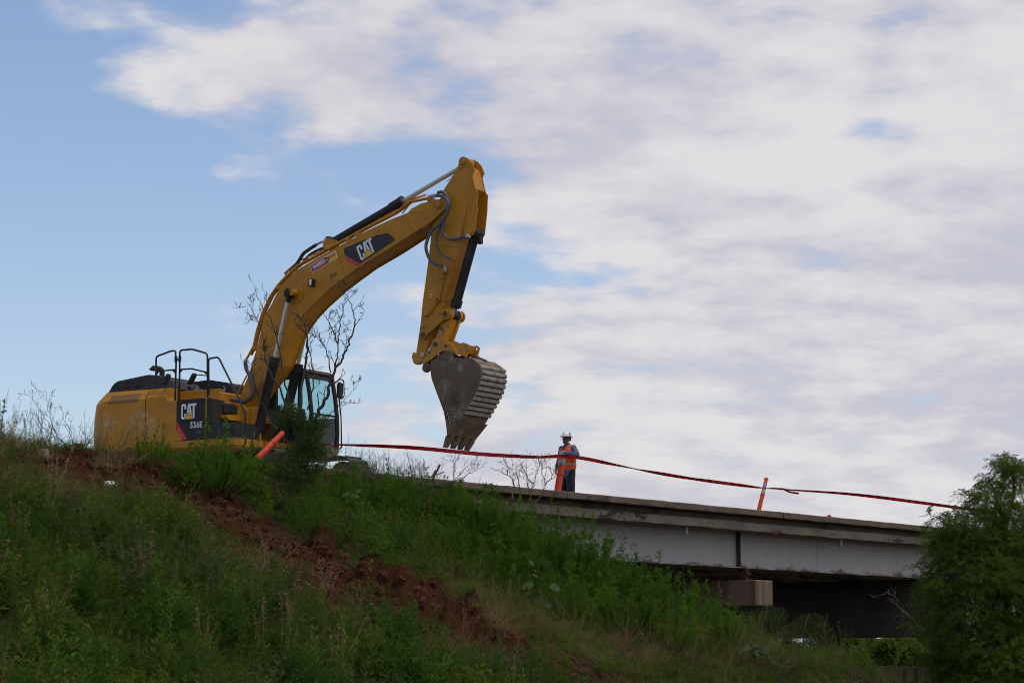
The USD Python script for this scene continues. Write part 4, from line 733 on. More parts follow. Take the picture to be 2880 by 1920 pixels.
ribbon('tape_end', 'short loose end of red tape fluttering right of the lone bridge post', [at('R7', 605, 377, 67.3), at('R7', 660, 380, 67.4), at('R7', 700, 398, 67.6), at('R7', 755, 407, 67.7)], [1.0, .8, .9, .6], .06, 40)
bk_ = ribbon('tape_end', 'torn red tape piece hanging from the fallen post in the brush', [at('S4', 1260, 1330, 50.3), at('S4', 1300, 1380, 50.3), at('S4', 1320, 1425, 50.3)], [0, .5, .2], .11, 16)

# worker: local frame x to his right, y forward, z up; built as joints with radii
def chain(*joints):
    out = None
    sp = [manifold3d.Manifold.sphere(r, 20).scale((sx, sy, 1)).translate(c) for (c, r, sx, sy) in joints]
    for a, b in zip(sp[:-1], sp[1:]):
        h = manifold3d.Manifold.batch_hull([a, b]); out = h if out is None else out + h
    return out if out is not None else sp[0]
J = lambda x, y, z, r, sx=1, sy=1: ((x, y, z), r, sx, sy)
def body_mesh(m, length=.03, rounds=6):
    me = m.refine_to_length(length).to_mesh(); t_ = trimesh.Trimesh(me.vert_properties[:, :3], me.tri_verts, process=True)
    trimesh.smoothing.filter_taubin(t_, iterations=rounds); return t_
HIP, SH, NECK = .93, 1.43, 1.50
def arms(r):
    right = [J(.19, .0, SH, .060 * r), J(.25, .03, 1.16, .048 * r), J(.24, .14, .93, .038 * r)]
    left = [J(-.20, .0, SH, .062 * r), J(-.37, .06, 1.235, .056 * r), J(-.17, .27, 1.275, .042 * r)]
    return right, left
ra, la = arms(1.0)
torso = chain(J(0, .0, HIP, .13, 1.25, .9), J(0, .01, 1.12, .14, 1.15, .85), J(0, 0, 1.33, .14, 1.28, .8), J(0, 0, 1.43, .09, 1.6, .8), J(0, .015, NECK, .055), J(0, .03, 1.56, .055))
legs = [chain(J(s * .09, 0, HIP, .10), J(s * .11, .03, .50, .072), J(s * .12, -.01, .10, .052), J(s * .12, .10, .045, .045)) for s in (-1, 1)]
headm = chain(J(0, .055, 1.60, .075, .95, 1), J(0, .05, 1.66, .088, .92, 1.1), J(0, .045, 1.70, .085, .92, 1.1)) + chain(J(0, .11, 1.565, .038, 1.1, 1), J(0, .09, 1.60, .055)) + chain(J(0, .145, 1.635, .014), J(0, .160, 1.615, .016), J(0, .14, 1.605, .016)) + chain(J(0, .135, 1.585, .016, 1.6, 1), J(0, .13, 1.575, .016, 1.6, 1)) + manifold3d.Manifold.sphere(.022, 12).scale((.5, 1, 1.4)).translate((.083, .04, 1.635)) + manifold3d.Manifold.sphere(.022, 12).scale((.5, 1, 1.4)).translate((-.083, .04, 1.635))
def hand(wrist, palm_dir, finger_dir, thumb_dir, s=1.0):
    w, p_, f_, t_ = (np.asarray(q_, float) for q_ in (wrist, palm_dir, finger_dir, thumb_dir)); p_ /= np.linalg.norm(p_); t_ -= p_ * np.dot(t_, p_); t_ /= np.linalg.norm(t_); cr = f_ / np.linalg.norm(f_)
    pts = lambda c: tuple(float(v) for v in c)
    out = manifold3d.Manifold.batch_hull([manifold3d.Manifold.sphere(.016, 10).translate(pts(w + p_ * a + t_ * b)) for a in (.015, .085) for b in (-.032, .034)])
    for k, (b, ln) in enumerate(((-.034, .052), (-.012, .068), (.012, .074), (.034, .066))):
        k0 = w + p_ * .085 + t_ * b; k1 = k0 + (p_ * .75 + cr * .65) * ln * .5; k2 = k1 + (p_ * .15 + cr) * ln * .38; k3 = k2 + (cr - p_ * .4) * ln * .22
        out += chain(*[(pts(q_), r_, 1, 1) for q_, r_ in ((k0, .0105), (k1, .0095), (k2, .009), (k3, .008))])
    k0 = w + p_ * .03 + t_ * .035; k1 = k0 + (t_ * .7 + p_ * .6) * .04; k2 = k1 + (p_ * .7 + cr * .5) * .035
    return out + chain(*[(pts(q_), r_, 1, 1) for q_, r_ in ((k0, .013), (k1, .011), (k2, .0095))])
gl = hand((-.17, .28, 1.28), (.85, .35, -.05), (0.1, .25, -1), (.3, .6, .5)); gr = hand((.24, .15, .92), (-.05, .35, -1), (-.5, .4, -.3), (-.3, .9, .2))
body = torso + chain(*ra) + chain(*la) + legs[0] + legs[1] + headm
wfeet = bridge_point(on_bridge('R5', 848, 1300, 1.15)[0], 1.15, DECK)
fwd = np.array([-.68, -.73, 0])
man = thing('person', 'worker in white helmet, orange vest and dark jeans holding a leaning orange post', 'person', wfeet, math.degrees(math.atan2(fwd[1], fwd[0])) - 90)
bd = obj('body', body_mesh(body, .025, 4), M['skin'], man, smooth=True)
grow = 1.16
shirt = chain(J(0, 0, .80, .155, 1.42, 1.1), J(0, .02, 1.10, .165, 1.35, 1.08), J(0, 0, 1.33, .155, 1.28, .85), J(0, 0, 1.43, .098, 1.65, .85), J(0, .012, 1.505, .066)) + chain(*arms(grow)[0]) + chain(*arms(grow)[1])
rag = np.random.default_rng(3)
sm_ = body_mesh(shirt, .03, 5); v = np.array(sm_.vertices); v += (meshkit.fbm(v * 14, 2, 4)[:, None] - .5) * .018 * np.array([1, 1, .3]); sm_.vertices = v
obj('shirt', sm_, M['shirt'], man, smooth=True)
obj('collar', [hull([(x * s, y, z) for x, y, z in ((.02, .075, 1.49), (.07, .06, 1.47), (.075, .02, 1.545), (.03, .07, 1.52), (.075, -.03, 1.545), (.08, -.02, 1.50))]) for s in (-1, 1)], M['shirt'], man)
ve = chain(J(0, .01, .96, .172, 1.42, 1.15), J(0, .02, 1.12, .176, 1.42, 1.15), J(0, 0, 1.32, .175, 1.38, 1.0), J(0, 0, 1.425, .108, 1.55, .87))
neck_cut = manifold3d.Manifold.batch_hull([manifold3d.Manifold.sphere(.075, 16).translate((0, .02, 1.55)), manifold3d.Manifold.sphere(.012, 10).translate((0, .22, 1.27)), manifold3d.Manifold.sphere(.05, 10).translate((0, .22, 1.5))])
ve = ve - neck_cut - manifold3d.Manifold.cube((1, 1, .2), True).translate((0, 0, .755))
for s in (-1, 1): ve = ve - manifold3d.Manifold.batch_hull([manifold3d.Manifold.sphere(.095, 16).scale((.8, 1, 1)).translate((s * .27, .0, z)) for z in (1.28, 1.40)])
vest = obj('vest', body_mesh(ve, .03, 3), M['vest'], man, smooth=True)
def band(z, rad, h): return (ve.scale((1.012, 1.015, 1)) ^ manifold3d.Manifold.cube((1, 1, h), True).translate((0, 0, z))) - ve.scale((.97, .97, 1))
obj('reflective_stripe', band(1.02, 0, .042), M['reflect'], vest)
for s in (-1, 1): obj('reflective_stripe', (ve.scale((1.014, 1.02, 1.002)) ^ manifold3d.Manifold.cube((.035, .6, .09), True).translate((s * .13, .3, 1.37))) - ve.scale((.97, .965, .998)), M['reflect'], vest)
jl = chain(J(0, -.005, .90, .14, 1.3, 1.0), J(0, -.005, .96, .13, 1.2, .9))
for s in (-1, 1): jl = jl + chain(J(s * .095, 0, .90, .13), J(s * .125, .03, .50, .108), J(s * .135, -.005, .08, .092))
jm = body_mesh(jl, .03, 4); v = np.array(jm.vertices); v += (meshkit.fbm(v * 12, 2, 8)[:, None] - .5) * .02; jm.vertices = v
obj('jeans', jm, M['jeans'], man, smooth=True)
obj('glove', gl.refine_to_length(.01), M['glove'], man, smooth=True); obj('glove', gr.refine_to_length(.01), M['glove'], man, smooth=True)
for s in (-1, 1): obj('boot', body_mesh(chain(J(s * .12, -.03, .12, .07), J(s * .12, -.02, .055, .06), J(s * .125, .13, .045, .05, 1.05, 1.2)), .02, 3), M['boot'], man, smooth=True)
hm = manifold3d.Manifold.sphere(.128, 32).scale((.93, 1.12, 1.12)).translate((0, .035, 1.70)) - manifold3d.Manifold.cube((1, 1, .4), True).translate((0, 0, 1.50))
brim = manifold3d.Manifold.cylinder(.014, .155, .16, 32).scale((.93, 1.16, 1)).translate((0, .045, 1.698)) - manifold3d.Manifold.cylinder(.1, .10, .10, 24).scale((.93, 1.1, 1)).translate((0, .035, 1.66))
ridge = chain(J(0, .12, 1.80, .02), J(0, .04, 1.842, .022), J(0, -.05, 1.825, .02))
he = obj('helmet', [hm, brim, ridge], M['helmet'], man, smooth=35)
obj('emblem', [sphere((-.112, .03, 1.762), (.012, .022, .03), 1), sphere((-.105, .02, 1.785), (.012, .012, .02), 1), sphere((-.118, .03, 1.725), (.006, .026, .004), 1)], M['ink'], he)
obj('emblem', sphere((-.03, .158, 1.752), (.012, .008, .013), 1), M['dred'], he)
obj('safety_glasses', [tube([(-.085, .05, 1.655), (-.082, .115, 1.652), (-.05, .146, 1.65), (0, .152, 1.652), (.05, .146, 1.65), (.082, .115, 1.652), (.085, .05, 1.655)], .008, 6)], M['glass'], man)
obj('hair', hull([(x, y, z) for x in (-.075, .075) for y, z in ((-.055, 1.66), (.0, 1.64), (-.05, 1.60), (-.065, 1.72), (.03, 1.72))]), M['ink'], man)

# ---------------------------------------------------------------- plants
def unit(v): return v / (np.linalg.norm(v, axis=-1, keepdims=True) + 1e-12)
def leaves(P, D, Ln, W, rng, droop=.25):
    """Lens-shaped leaves: two folded triangles each."""
    P, D = np.asarray(P, float), unit(np.asarray(D, float)); n = len(P)
    Ln, W = np.broadcast_to(Ln, (n,))[:, None], np.broadcast_to(W, (n,))[:, None]
    S = unit(np.cross(D, rng.normal(size=(n, 3)))); N = np.cross(S, D)
    mid = P + D * Ln * .45; tip_ = P + D * Ln - np.array([0, 0, 1]) * Ln * droop
    V = np.stack([P, mid + S * W / 2 + N * W * .12, tip_, mid - S * W / 2 + N * W * .12], 1).reshape(-1, 3)
    i = np.arange(n)[:, None] * 4
    return V, np.vstack([i + [0, 1, 2], i + [0, 2, 3]])
def blades(P, D, Ln, W, bend, rng, k=3):
    """Curved grass blades of k segments."""
    n = len(P); D = unit(D); S = unit(np.cross(D, rng.normal(size=(n, 3)))); out = []
    B = unit(np.stack([D[:, 0], D[:, 1], 0 * D[:, 2]], 1) + .3 * rng.normal(size=(n, 3)) * [1, 1, 0])
    for j in range(k + 1):
        s = j / k; c = P + D * (Ln * s)[:, None] + (B * .8 - np.array([0, 0, .75])) * (Ln * bend * s ** 2.2)[:, None]
        w = (W * (1 - s ** 1.5) * .5)[:, None] + .0006
        out += [c + S * w, c - S * w]
    V = np.stack(out, 1).reshape(-1, 3); m = 2 * (k + 1); i = np.arange(n)[:, None] * m
    F = np.vstack([i + [2 * j, 2 * j + 1, 2 * j + 3] for j in range(k)] + [i + [2 * j, 2 * j + 3, 2 * j + 2] for j in range(k)])
    return V, F
def merge(*vf):
    V, F, n = [], [], 0
    for v, f in vf: V.append(v); F.append(np.asarray(f) + n); n += len(v)
    return tri(np.vstack(V), np.vstack(F))
def vf(m): return np.array(m.vertices), np.array(m.faces)
def sphere_dirs(n, rng, up=.0): d = rng.normal(size=(n, 3)); d[:, 2] += up; return unit(d)

def weed_proto(seed, h, n_stem, leaf_len, leaf_w, per, spread=.22):
    """Leafy weed: several upright stems set with narrow leaves."""
    rng = np.random.default_rng(seed); parts, tubes = [], []
    for _ in range(n_stem):
        a = rng.uniform(0, 6.28); b = np.array([math.cos(a), math.sin(a), 0]) * rng.uniform(0, .08); top = b + np.array([math.cos(a) * spread * rng.uniform(.2, 1.2), math.sin(a) * spread * rng.uniform(.2, 1.2), h * rng.uniform(.6, 1.05)])
        s = np.sort(rng.uniform(.15, 1, per)) ; P = b + (top - b) * s[:, None] + np.array([0, 0, 1]) * 0; ang = np.arange(per) * 2.4 + a
        D = np.stack([np.cos(ang), np.sin(ang), .35 + .9 * s], 1); L_ = leaf_len * (1.15 - .65 * s) * rng.uniform(.7, 1.2, per)
        parts.append(leaves(P, D, L_, leaf_w * L_ / leaf_len, rng, .22)); tubes.append(tube([b, (b + top) / 2, top], [.006, .005, .002], 4))
    return merge(*parts), join(tubes)
def feather_proto(seed, h, rx, n_stem, per, leaf_len=.075, leaf_w=.011, twig_k=9):
    """Feathery bush: stems fanning out, each ending in plumes of fine leaflets."""
    rng = np.random.default_rng(seed); P, D, L_ = [], [], []; tubes = []
    for _ in range(n_stem):
        a = rng.uniform(0, 6.28); rr = math.sqrt(rng.uniform(0, 1)); hh = h * (1 - .5 * rr ** 2) * rng.uniform(.6, 1.2)
        top = np.array([math.cos(a) * rx * rr, math.sin(a) * rx * rr, hh]); b = np.array([math.cos(a), math.sin(a), 0]) * rx * .25 * rr
        mid = (b + top) / 2 + np.array([math.cos(a), math.sin(a), 0]) * rx * .12
        path = smooth_path([b, mid, top], 5); tubes.append(tube(path, np.linspace(.008, .002, len(path)), 4, False))
        for j in range(twig_k):
            s = rng.uniform(.25, 1.0); i = min(int(s * (len(path) - 1)), len(path) - 2); p0 = path[i] + (path[i + 1] - path[i]) * (s * (len(path) - 1) - i)
            tw = unit(unit(path[i + 1] - path[i]) * 1.1 + sphere_dirs(1, rng, .35)[0] * .9); tl = rng.uniform(.08, .20) * (1.15 - .5 * s) * h / 1.2
            q_ = rng.uniform(0.05, 1, per); P.append(p0 + tw * (q_ * tl)[:, None]); D.append(unit(tw * .9 + sphere_dirs(per, rng, .1) * .85)); L_.append(leaf_len * rng.uniform(.5, 1.15, per) * (1.1 - .5 * q_))
    P, D, L_ = np.vstack(P), np.vstack(D), np.concatenate(L_)
    return merge(leaves(P, D, L_, leaf_w * rng.uniform(.7, 1.3, len(P)), rng, .08)), join(tubes)
def grass_proto(seed, n, h, spread, bend, w=.008, lay=.35, heads=0):
    rng = np.random.default_rng(seed); P = np.c_[rng.normal(0, spread, (n, 2)), np.zeros(n)]; D = np.c_[rng.normal(0, lay, (n, 2)), np.ones(n)]
    Ln = h * rng.uniform(.45, 1.1, n); parts = [blades(P, D, Ln, w * rng.uniform(.6, 1.2, n), bend * rng.uniform(.5, 1.6, n), rng)]
    for _ in range(heads):
        b = np.array([*rng.normal(0, spread, 2), 0]); d = unit(np.array([*rng.normal(0, lay * .8, 2), 1.0])); tl = h * rng.uniform(1.0, 1.5); tp = b + d * tl
        parts.append(vf(tube([b, b + d * tl * .6, tp], [.003, .002, .0012], 3))); k = 9; s = np.linspace(.72, 1, k)
        parts.append(leaves(b + d * (tl * s)[:, None], sphere_dirs(k, rng, .3) + d * .8, .035, .009, rng, .5))
    return merge(*parts)

def keep(P, top=.7, margin=260):
    px, py = project(P); px2, py2 = project(P + [0, 0, top])
    return (px > -margin) & (px < 2880 + margin) & (py2 < 1960)
def scatter(n, seed, region=(-15, 13, 28, 66)):
    rng = np.random.default_rng(seed); x = rng.uniform(region[0], region[1], n); y = rng.uniform(region[2], region[3], n)
    z = ground(x, y)[0]; t, s = road_coords(x, y)
    P = np.stack([x, y, z], 1); ok = ((s > -.7) | (t > .6)) & (s > -1.5) & keep(P)
    P = P[ok]; px, py = project(P)
    return P, px * VIEWS['D'][2], py * VIEWS['D'][2], px, py, rng        # also in the coordinates of view D
def instancer(name, label, cat, protos, P, which, scale, rng, tilt=.12, mats=None):
    pi = UsdGeom.PointInstancer.Define(stage, '/World/' + name); rel = pi.CreatePrototypesRel()
    for k, (m_, mt) in enumerate(protos):
        pr = usdkit.mesh(stage, f'/World/{name}/{name}_clump_{k:03d}' if k else f'/World/{name}/{name}_clump', m_, mt); rel.AddTarget(pr.GetPath())
    n = len(P); yaw = rng.uniform(0, 6.283, n); tx, ty = rng.normal(0, tilt, n), rng.normal(0, tilt, n)
    qz = np.stack([np.cos(yaw / 2), 0 * yaw, 0 * yaw, np.sin(yaw / 2)], 1); qt = np.stack([np.ones(n), tx / 2, ty / 2, 0 * tx], 1); qt /= np.linalg.norm(qt, axis=1, keepdims=True)
    w = qt[:, 0] * qz[:, 0] - (qt[:, 1:] * qz[:, 1:]).sum(1); v = qt[:, :1] * qz[:, 1:] + qz[:, :1] * qt[:, 1:] + np.cross(qt[:, 1:], qz[:, 1:])
    pi.CreatePositionsAttr(Vt.Vec3fArray.FromNumpy(P.astype(np.float32))); pi.CreateProtoIndicesAttr(Vt.IntArray.FromNumpy(which.astype(np.int32)))
    pi.CreateOrientationsAttr(Vt.QuathArray([Gf.Quath(float(a), float(b[0]), float(b[1]), float(b[2])) for a, b in zip(w, v)]))
    pi.CreateScalesAttr(Vt.Vec3fArray.FromNumpy(scale.astype(np.float32)))
    tag(pi.GetPrim(), label, cat, None, 'stuff'); return pi
def n2(px, py, f, seed): return meshkit.fbm(np.stack([px * f, py * f, 0 * px], -1), 3, seed)

# leafy weeds filling the lower left of the bank
wl, ws = zip(*[weed_proto(11 + k, h, ns, ll, lw, per) for k, (h, ns, ll, lw, per) in enumerate(((.66, 5, .135, .036, 24), (.58, 4, .16, .044, 18), (.85, 4, .12, .026, 30), (.48, 6, .11, .040, 18)))])
def rosette(seed):
    rng = np.random.default_rng(seed); a = np.arange(16) * 2.4; D = np.c_[np.cos(a), np.sin(a), rng.uniform(.3, 1.4, 16)]
    return merge(leaves(np.c_[rng.normal(0, .02, (16, 2)), rng.uniform(0, .12, 16)], D, rng.uniform(.14, .26, 16), rng.uniform(.05, .085, 16), rng, .35))
def seed_stalk(seed):
    rng = np.random.default_rng(seed); T_, K = [], []
    for _ in range(5):
        b = np.array([*rng.normal(0, .06, 2), 0]); tp = b + [*rng.normal(0, .14, 2), rng.uniform(.6, 1.05)]; T_.append(tube([b, (b + tp) / 2 + rng.normal(0, .02, 3), tp], [.006, .004, .002], 4, False)); s = rng.uniform(.55, 1, 26); K.append(leaves(b + (tp - b) * s[:, None], sphere_dirs(26, rng, .5), .04, .014, rng, .3))
    return merge(*K, *[vf(t_) for t_ in T_])
P, dx, dy, px, py, rng = scatter(60000, 31)
edge = np.interp(dx, [0, 120, 250, 400, 560, 700, 880, 960, 1080, 1250, 1400, 1700], [1140, 1200, 1225, 1250, 1345, 1440, 1450, 1510, 1525, 1580, 1660, 1660])
dens = np.clip((dy - edge) / 60 + .5, 0, 1) * (1 - .85 * soil_mask(px, py, .35)) * np.where(dy > 1560, 1, np.clip(n2(dx, dy, .02, 4) * 2.8 - .6, .12, 1))
dens = np.maximum(dens, .4 * np.exp(-(((dx - 930) / 190) ** 2 + ((dy - 1285) / 50) ** 2)) * (1 - soil_mask(px, py, .2)))
ok = rng.uniform(size=len(P)) < dens * .40; P = P[ok]
species = meshkit.fbm(np.c_[P[:, :2] * .55, 0 * P[:, 0]], 3, 44) + rng.normal(0, .07, len(P)); which = np.clip(((species - .30) / .42 * 4).astype(int), 0, 3)
u_ = rng.uniform(size=len(P)); which = np.where(u_ < .14, 4, np.where(u_ < .157, 5, which)); sc = (np.clip(2.6 * n2(dx, dy, .022, 14) - .35, .45, 1.45)[ok] * rng.uniform(.75, 1.25, len(P)))[:, None] * np.array([1, 1, 1.0])
instancer('leafy_weeds', 'dense knee-high leafy green weeds covering the lower bank', 'weeds', [(wl[0], M['weed']), (wl[1], M['grass']), (wl[2], M['weed']), (wl[3], M['dull']), (rosette(5), M['dull']), (seed_stalk(6), M['straw'])], P, which, sc, rng)

# grass all over the bank, except on the torn soil
gp = [(grass_proto(51, 46, .42, .09, .55, .009, .45), M['grass']), (grass_proto(52, 40, .55, .07, .75, .008, .55), M['grass']), (grass_proto(53, 46, .30, .10, .5, .009, .6), M['grass']), (grass_proto(54, 34, .55, .06, .6, .007, .45, 5), M['grass'])]
P, dx, dy, px, py, rng = scatter(60000, 32)
dens = (1 - soil_mask(px, py, .05)) * np.clip(n2(dx, dy, .01, 9) * 2.2 - .2, .25, 1)
ok = rng.uniform(size=len(P)) < dens * .34; P = P[ok]
instancer('grass', 'green grass tufts growing all over the bank', 'grass', gp, P, rng.integers(0, 4, len(P)), rng.uniform(.6, 1.25, len(P))[:, None] * np.ones(3), rng, .22)

# straw-coloured grass in patches and around the torn soil
sp_ = [(grass_proto(61, 44, .42, .09, .8, .007, .8), M['straw2']), (grass_proto(62, 36, .55, .07, .6, .006, .5, 6), M['straw']), (grass_proto(63, 50, .30, .13, .9, .006, 1.3), M['straw2'])]
P, dx, dy, px, py, rng = scatter(70000, 33)
patch = np.zeros(len(P))
for cx, cy, rx, ry, a in ((1180, 1440, 150, 42, 1), (1290, 1490, 130, 40, .8), (620, 1330, 130, 38, .8), (520, 1310, 90, 30, .5), (250, 1070, 110, 28, .3), (60, 1085, 90, 45, .7), (1500, 1520, 260, 60, .55), (1780, 1540, 160, 40, .6), (1000, 1300, 120, 50, .25), (330, 1110, 130, 28, .5), (1130, 1520, 160, 40, .6), (830, 1440, 110, 30, .6), (1620, 1500, 200, 40, .4), (100, 1150, 130, 40, .5), (180, 1110, 90, 30, .6), (420, 1180, 60, 40, .4)):
    patch = np.maximum(patch, a * np.exp(-(((dx - cx) / rx) ** 2 + ((dy - cy - (dx - cx) * .25) / ry) ** 2)))
dens = np.clip(patch + .035 + .05 * np.clip(soil_mask(px, py, 0) * 2, 0, 1) * n2(dx, dy, .02, 3), 0, 1) * (1 - .88 * soil_mask(px, py, .15))
ok = rng.uniform(size=len(P)) < dens * .42; P = P[ok]
instancer('dry_grass', 'straw coloured dry grass in patches beside the torn soil', 'dry grass', sp_, P, rng.integers(0, 3, len(P)), rng.uniform(.6, 1.2, len(P))[:, None] * np.ones(3), rng, .3)

# small feathery weeds between the bushes on the right half
fl = [feather_proto(71 + k, h, .22, 9, 9, .07, .010, 5) for k, h in enumerate((.75, .6, .9))]
P, dx, dy, px, py, rng = scatter(40000, 34)
top = np.interp(dx, [640, 760, 900, 1000, 1200, 1400, 1600, 1800, 2000], [1180, 1120, 1160, 1180, 1240, 1330, 1430, 1560, 1560]); bot = np.interp(dx, [640, 760, 900, 1000, 1200, 1400, 1600, 1900], [1260, 1260, 1290, 1320, 1390, 1460, 1520, 1560])
dens = np.clip((dy - top) / 40 + .6, 0, 1) * np.clip((bot - dy) / 40 + .5, 0, 1) * (dx > 600)
dens = np.maximum(dens, .22 * np.exp(-(((dx - 480) / 150) ** 2 + ((dy - 1130) / 40) ** 2)))
ok = rng.uniform(size=len(P)) < dens * .26 * np.clip(n2(dx, dy, .03, 15) * 3 - .7, .1, 1.3) * (1 - soil_mask(px, py, .1)); P = P[ok]
instancer('feathery_weeds', 'soft feathery green weeds between the bushes below the bridge', 'weeds', [(a, M['feather']) for a, _ in fl], P, rng.integers(0, 3, len(P)), rng.uniform(.7, 1.25, len(P))[:, None] * np.ones(3), rng, .1)

# bare thin stalks along the crest
def stalk_proto(seed, h, n):
    rng = np.random.default_rng(seed); T_ = []
    for _ in range(n):
        b = np.array([*rng.normal(0, .10, 2), 0]); d = unit(np.array([*rng.normal(0, .16, 2), 1.0])); hh = h * rng.uniform(.5, 1.1); e = rng.normal(0, .05, 3) * [1, 1, 0]
        T_.append(tube([b, b + d * hh * .5 + e, b + d * hh], [.0045, .0035, .0015], 3, False))
        for _ in range(3):
            s = rng.uniform(.5, .95); p0 = b + d * hh * s; T_.append(tube([p0, p0 + unit(d + rng.normal(0, .45, 3)) * hh * rng.uniform(.1, .25)], [.0022, .001], 3, False))
    return join(T_)
P, dx, dy, px, py, rng = scatter(60000, 35)
dens = np.exp(-((dx - 900) / 120) ** 2) * np.exp(-((dy - np.interp(dx, [700, 800, 900, 1040], [1062, 1080, 1098, 1118])) / 20) ** 2) + .3 * np.exp(-((dx - 60) / 90) ** 2) * np.exp(-((dy - 1040) / 14) ** 2)
ok = rng.uniform(size=len(P)) < dens * .5; P = P[ok]
instancer('bare_stalks', 'thin bare dry stalks standing along the crest of the bank', 'dry weeds', [(stalk_proto(81, .62, 7), M['twig']), (stalk_proto(82, .85, 5), M['twig']), (stalk_proto(83, .5, 8), M['twig'])], P, rng.integers(0, 3, len(P)), rng.uniform(.7, 1.2, len(P))[:, None] * np.ones(3), rng, .12)

# clods and dry litter on the torn soil
def clod_proto(seed):
    m = trimesh.creation.icosphere(2, 1.0); v = np.array(m.vertices); v *= (.25 + 1.5 * meshkit.fbm(v * 2.2 + seed * 7, 4, seed))[:, None]; m.vertices = v * [1, .9, .7]; return m
P, dx, dy, px, py, rng = scatter(110000, 36); mk = soil_mask(px, py)
ok = rng.uniform(size=len(P)) < np.clip(mk * 1.2 - .2, 0, 1) * .95; P = P[ok]
instancer('soil_clods', 'crumbled red soil clods scattered over the torn strip of bank', 'soil clods', [(clod_proto(k), M['clod']) for k in range(4)], P, rng.integers(0, 4, len(P)), (.02 + .10 * rng.uniform(size=len(P)) ** 2.6)[:, None] * np.ones(3), rng, .8)

# ---- single bushes along the bank (three kinds of growth, each bush its own thing)
kinds = [feather_proto(101, 1.25, .80, 44, 14, .085, .0125, 13), feather_proto(102, 1.25, .72, 40, 14, .08, .012, 13), feather_proto(103, 1.3, .88, 46, 13, .09, .013, 13)]
bushes = [  # foot (view D), kind, width, height, label
    (492, 1122, 0, 1.22, 1.02, 'broad feathery green bush right in front of the excavator tool box'),
    (352, 1092, 1, .52, .66, 'small feathery bush left of the broad one before the excavator panels'),
    (440, 1128, 1, .75, .60, 'low feathery bush at the left foot of the broad bush by the excavator'),
    (845, 1182, 2, .95, .88, 'feathery bush at the crest just right of the dead tree'),
    (925, 1205, 0, .95, .88, 'feathery bush under the bare stalks on the crest'),
    (1000, 1222, 1, .95, .95, 'feathery bush below the left end of the bridge kerb'),
    (1075, 1252, 2, 1.0, 1.05, 'feathery bush hiding the left end of the fascia beam'),
    (1150, 1285, 0, 1.0, 1.12, 'feathery bush under the leaning bare shrub by the kerb'),
    (1235, 1320, 1, 1.1, 1.2, 'feathery bush below the worker with the white helmet'),
    (1315, 1345, 2, 1.05, 1.2, 'tall feathery bush at the left end of the grey girder'),
    (1395, 1385, 0, 1.0, 1.05, 'feathery bush overlapping the lower edge of the grey girder'),
    (1470, 1412, 1, 1.0, 1.05, 'feathery bush where the dark underside of the bridge begins'),
    (1545, 1440, 2, .95, .98, 'feathery bush left of the tall thin weed stalks'),
    (1610, 1478, 0, .8, .9, 'lowest feathery bush of the row, beside the pier cap'),
    (1010, 1290, 2, .9, .75, 'feathery bush above the seeding grass in mid bank'),
    (1130, 1340, 1, 1.0, .85, 'dark feathery bush left of the large-leaved plant'),
    (1330, 1425, 0, 1.0, .85, 'feathery bush right of the large-leaved plant'),
    (1440, 1465, 2, 1.0, .8, 'feathery bush low on the bank above the dry grass'),
    (1545, 1500, 1, 1.0, .75, 'feathery bush at the bottom of the row above the pale grass'),
]
protos = {}
for i, (vx, vy, k, w, h, label) in enumerate(bushes):
    p_ = on_ground('D', vx, vy); p_[2] -= .05
    if k not in protos:
        protos[k] = thing('feathery_bush', label, 'bush', p_, 40 * i); x = UsdGeom.Xformable(protos[k]); x.AddScaleOp().Set(Gf.Vec3f(w * 1.12, w * 1.12, h))
        obj('foliage', kinds[k][0], M['feather'], protos[k]); obj('stems', kinds[k][1], M['weed'], protos[k])
    else: copy_of(protos[k], 'feathery_bush', label, p_, 40 * i, (w * 1.12, w * 1.12, h))

# ---- bare trees and shrubs: main stems follow points, side twigs grow at random
def twigs(path, rad, rng, out, n, length, level=0, up=.5, gnarl=.17, buds=None):
    P = np.asarray(path); Ls = np.r_[0, np.cumsum(np.linalg.norm(np.diff(P, axis=0), axis=1))]
    for _ in range(n):
        s = rng.uniform(.25, 1.0) * Ls[-1]; i = min(np.searchsorted(Ls, s) - 1, len(P) - 2); i = max(i, 0); f = (s - Ls[i]) / max(Ls[i + 1] - Ls[i], 1e-6); p0 = P[i] + (P[i + 1] - P[i]) * f; t_ = unit(P[i + 1] - P[i])
        d = unit(t_ * .8 + rng.normal(0, .55, 3) + [0, 0, up * .4]); L_ = length * rng.uniform(.4, 1.1); q_ = [p0]; k = 5
        for j in range(k): d = unit(d + rng.normal(0, gnarl, 3) + [0, 0, up * .12]); q_.append(q_[-1] + d * L_ / k)
        r0 = max(rad * (1 - .65 * s / Ls[-1]) * .4, .0030); out.append(tube(q_, np.linspace(r0, max(r0 * .45, .0028), k + 1), 5, False))
        if buds is not None and level > 0:
            for c in q_[1:]: buds.append(sphere(c + rng.normal(0, .006, 3), .0065, 0))
        if level < 2: twigs(q_, r0, rng, out, 3 if level == 0 else 1, length * .5, level + 1, up, gnarl, buds)
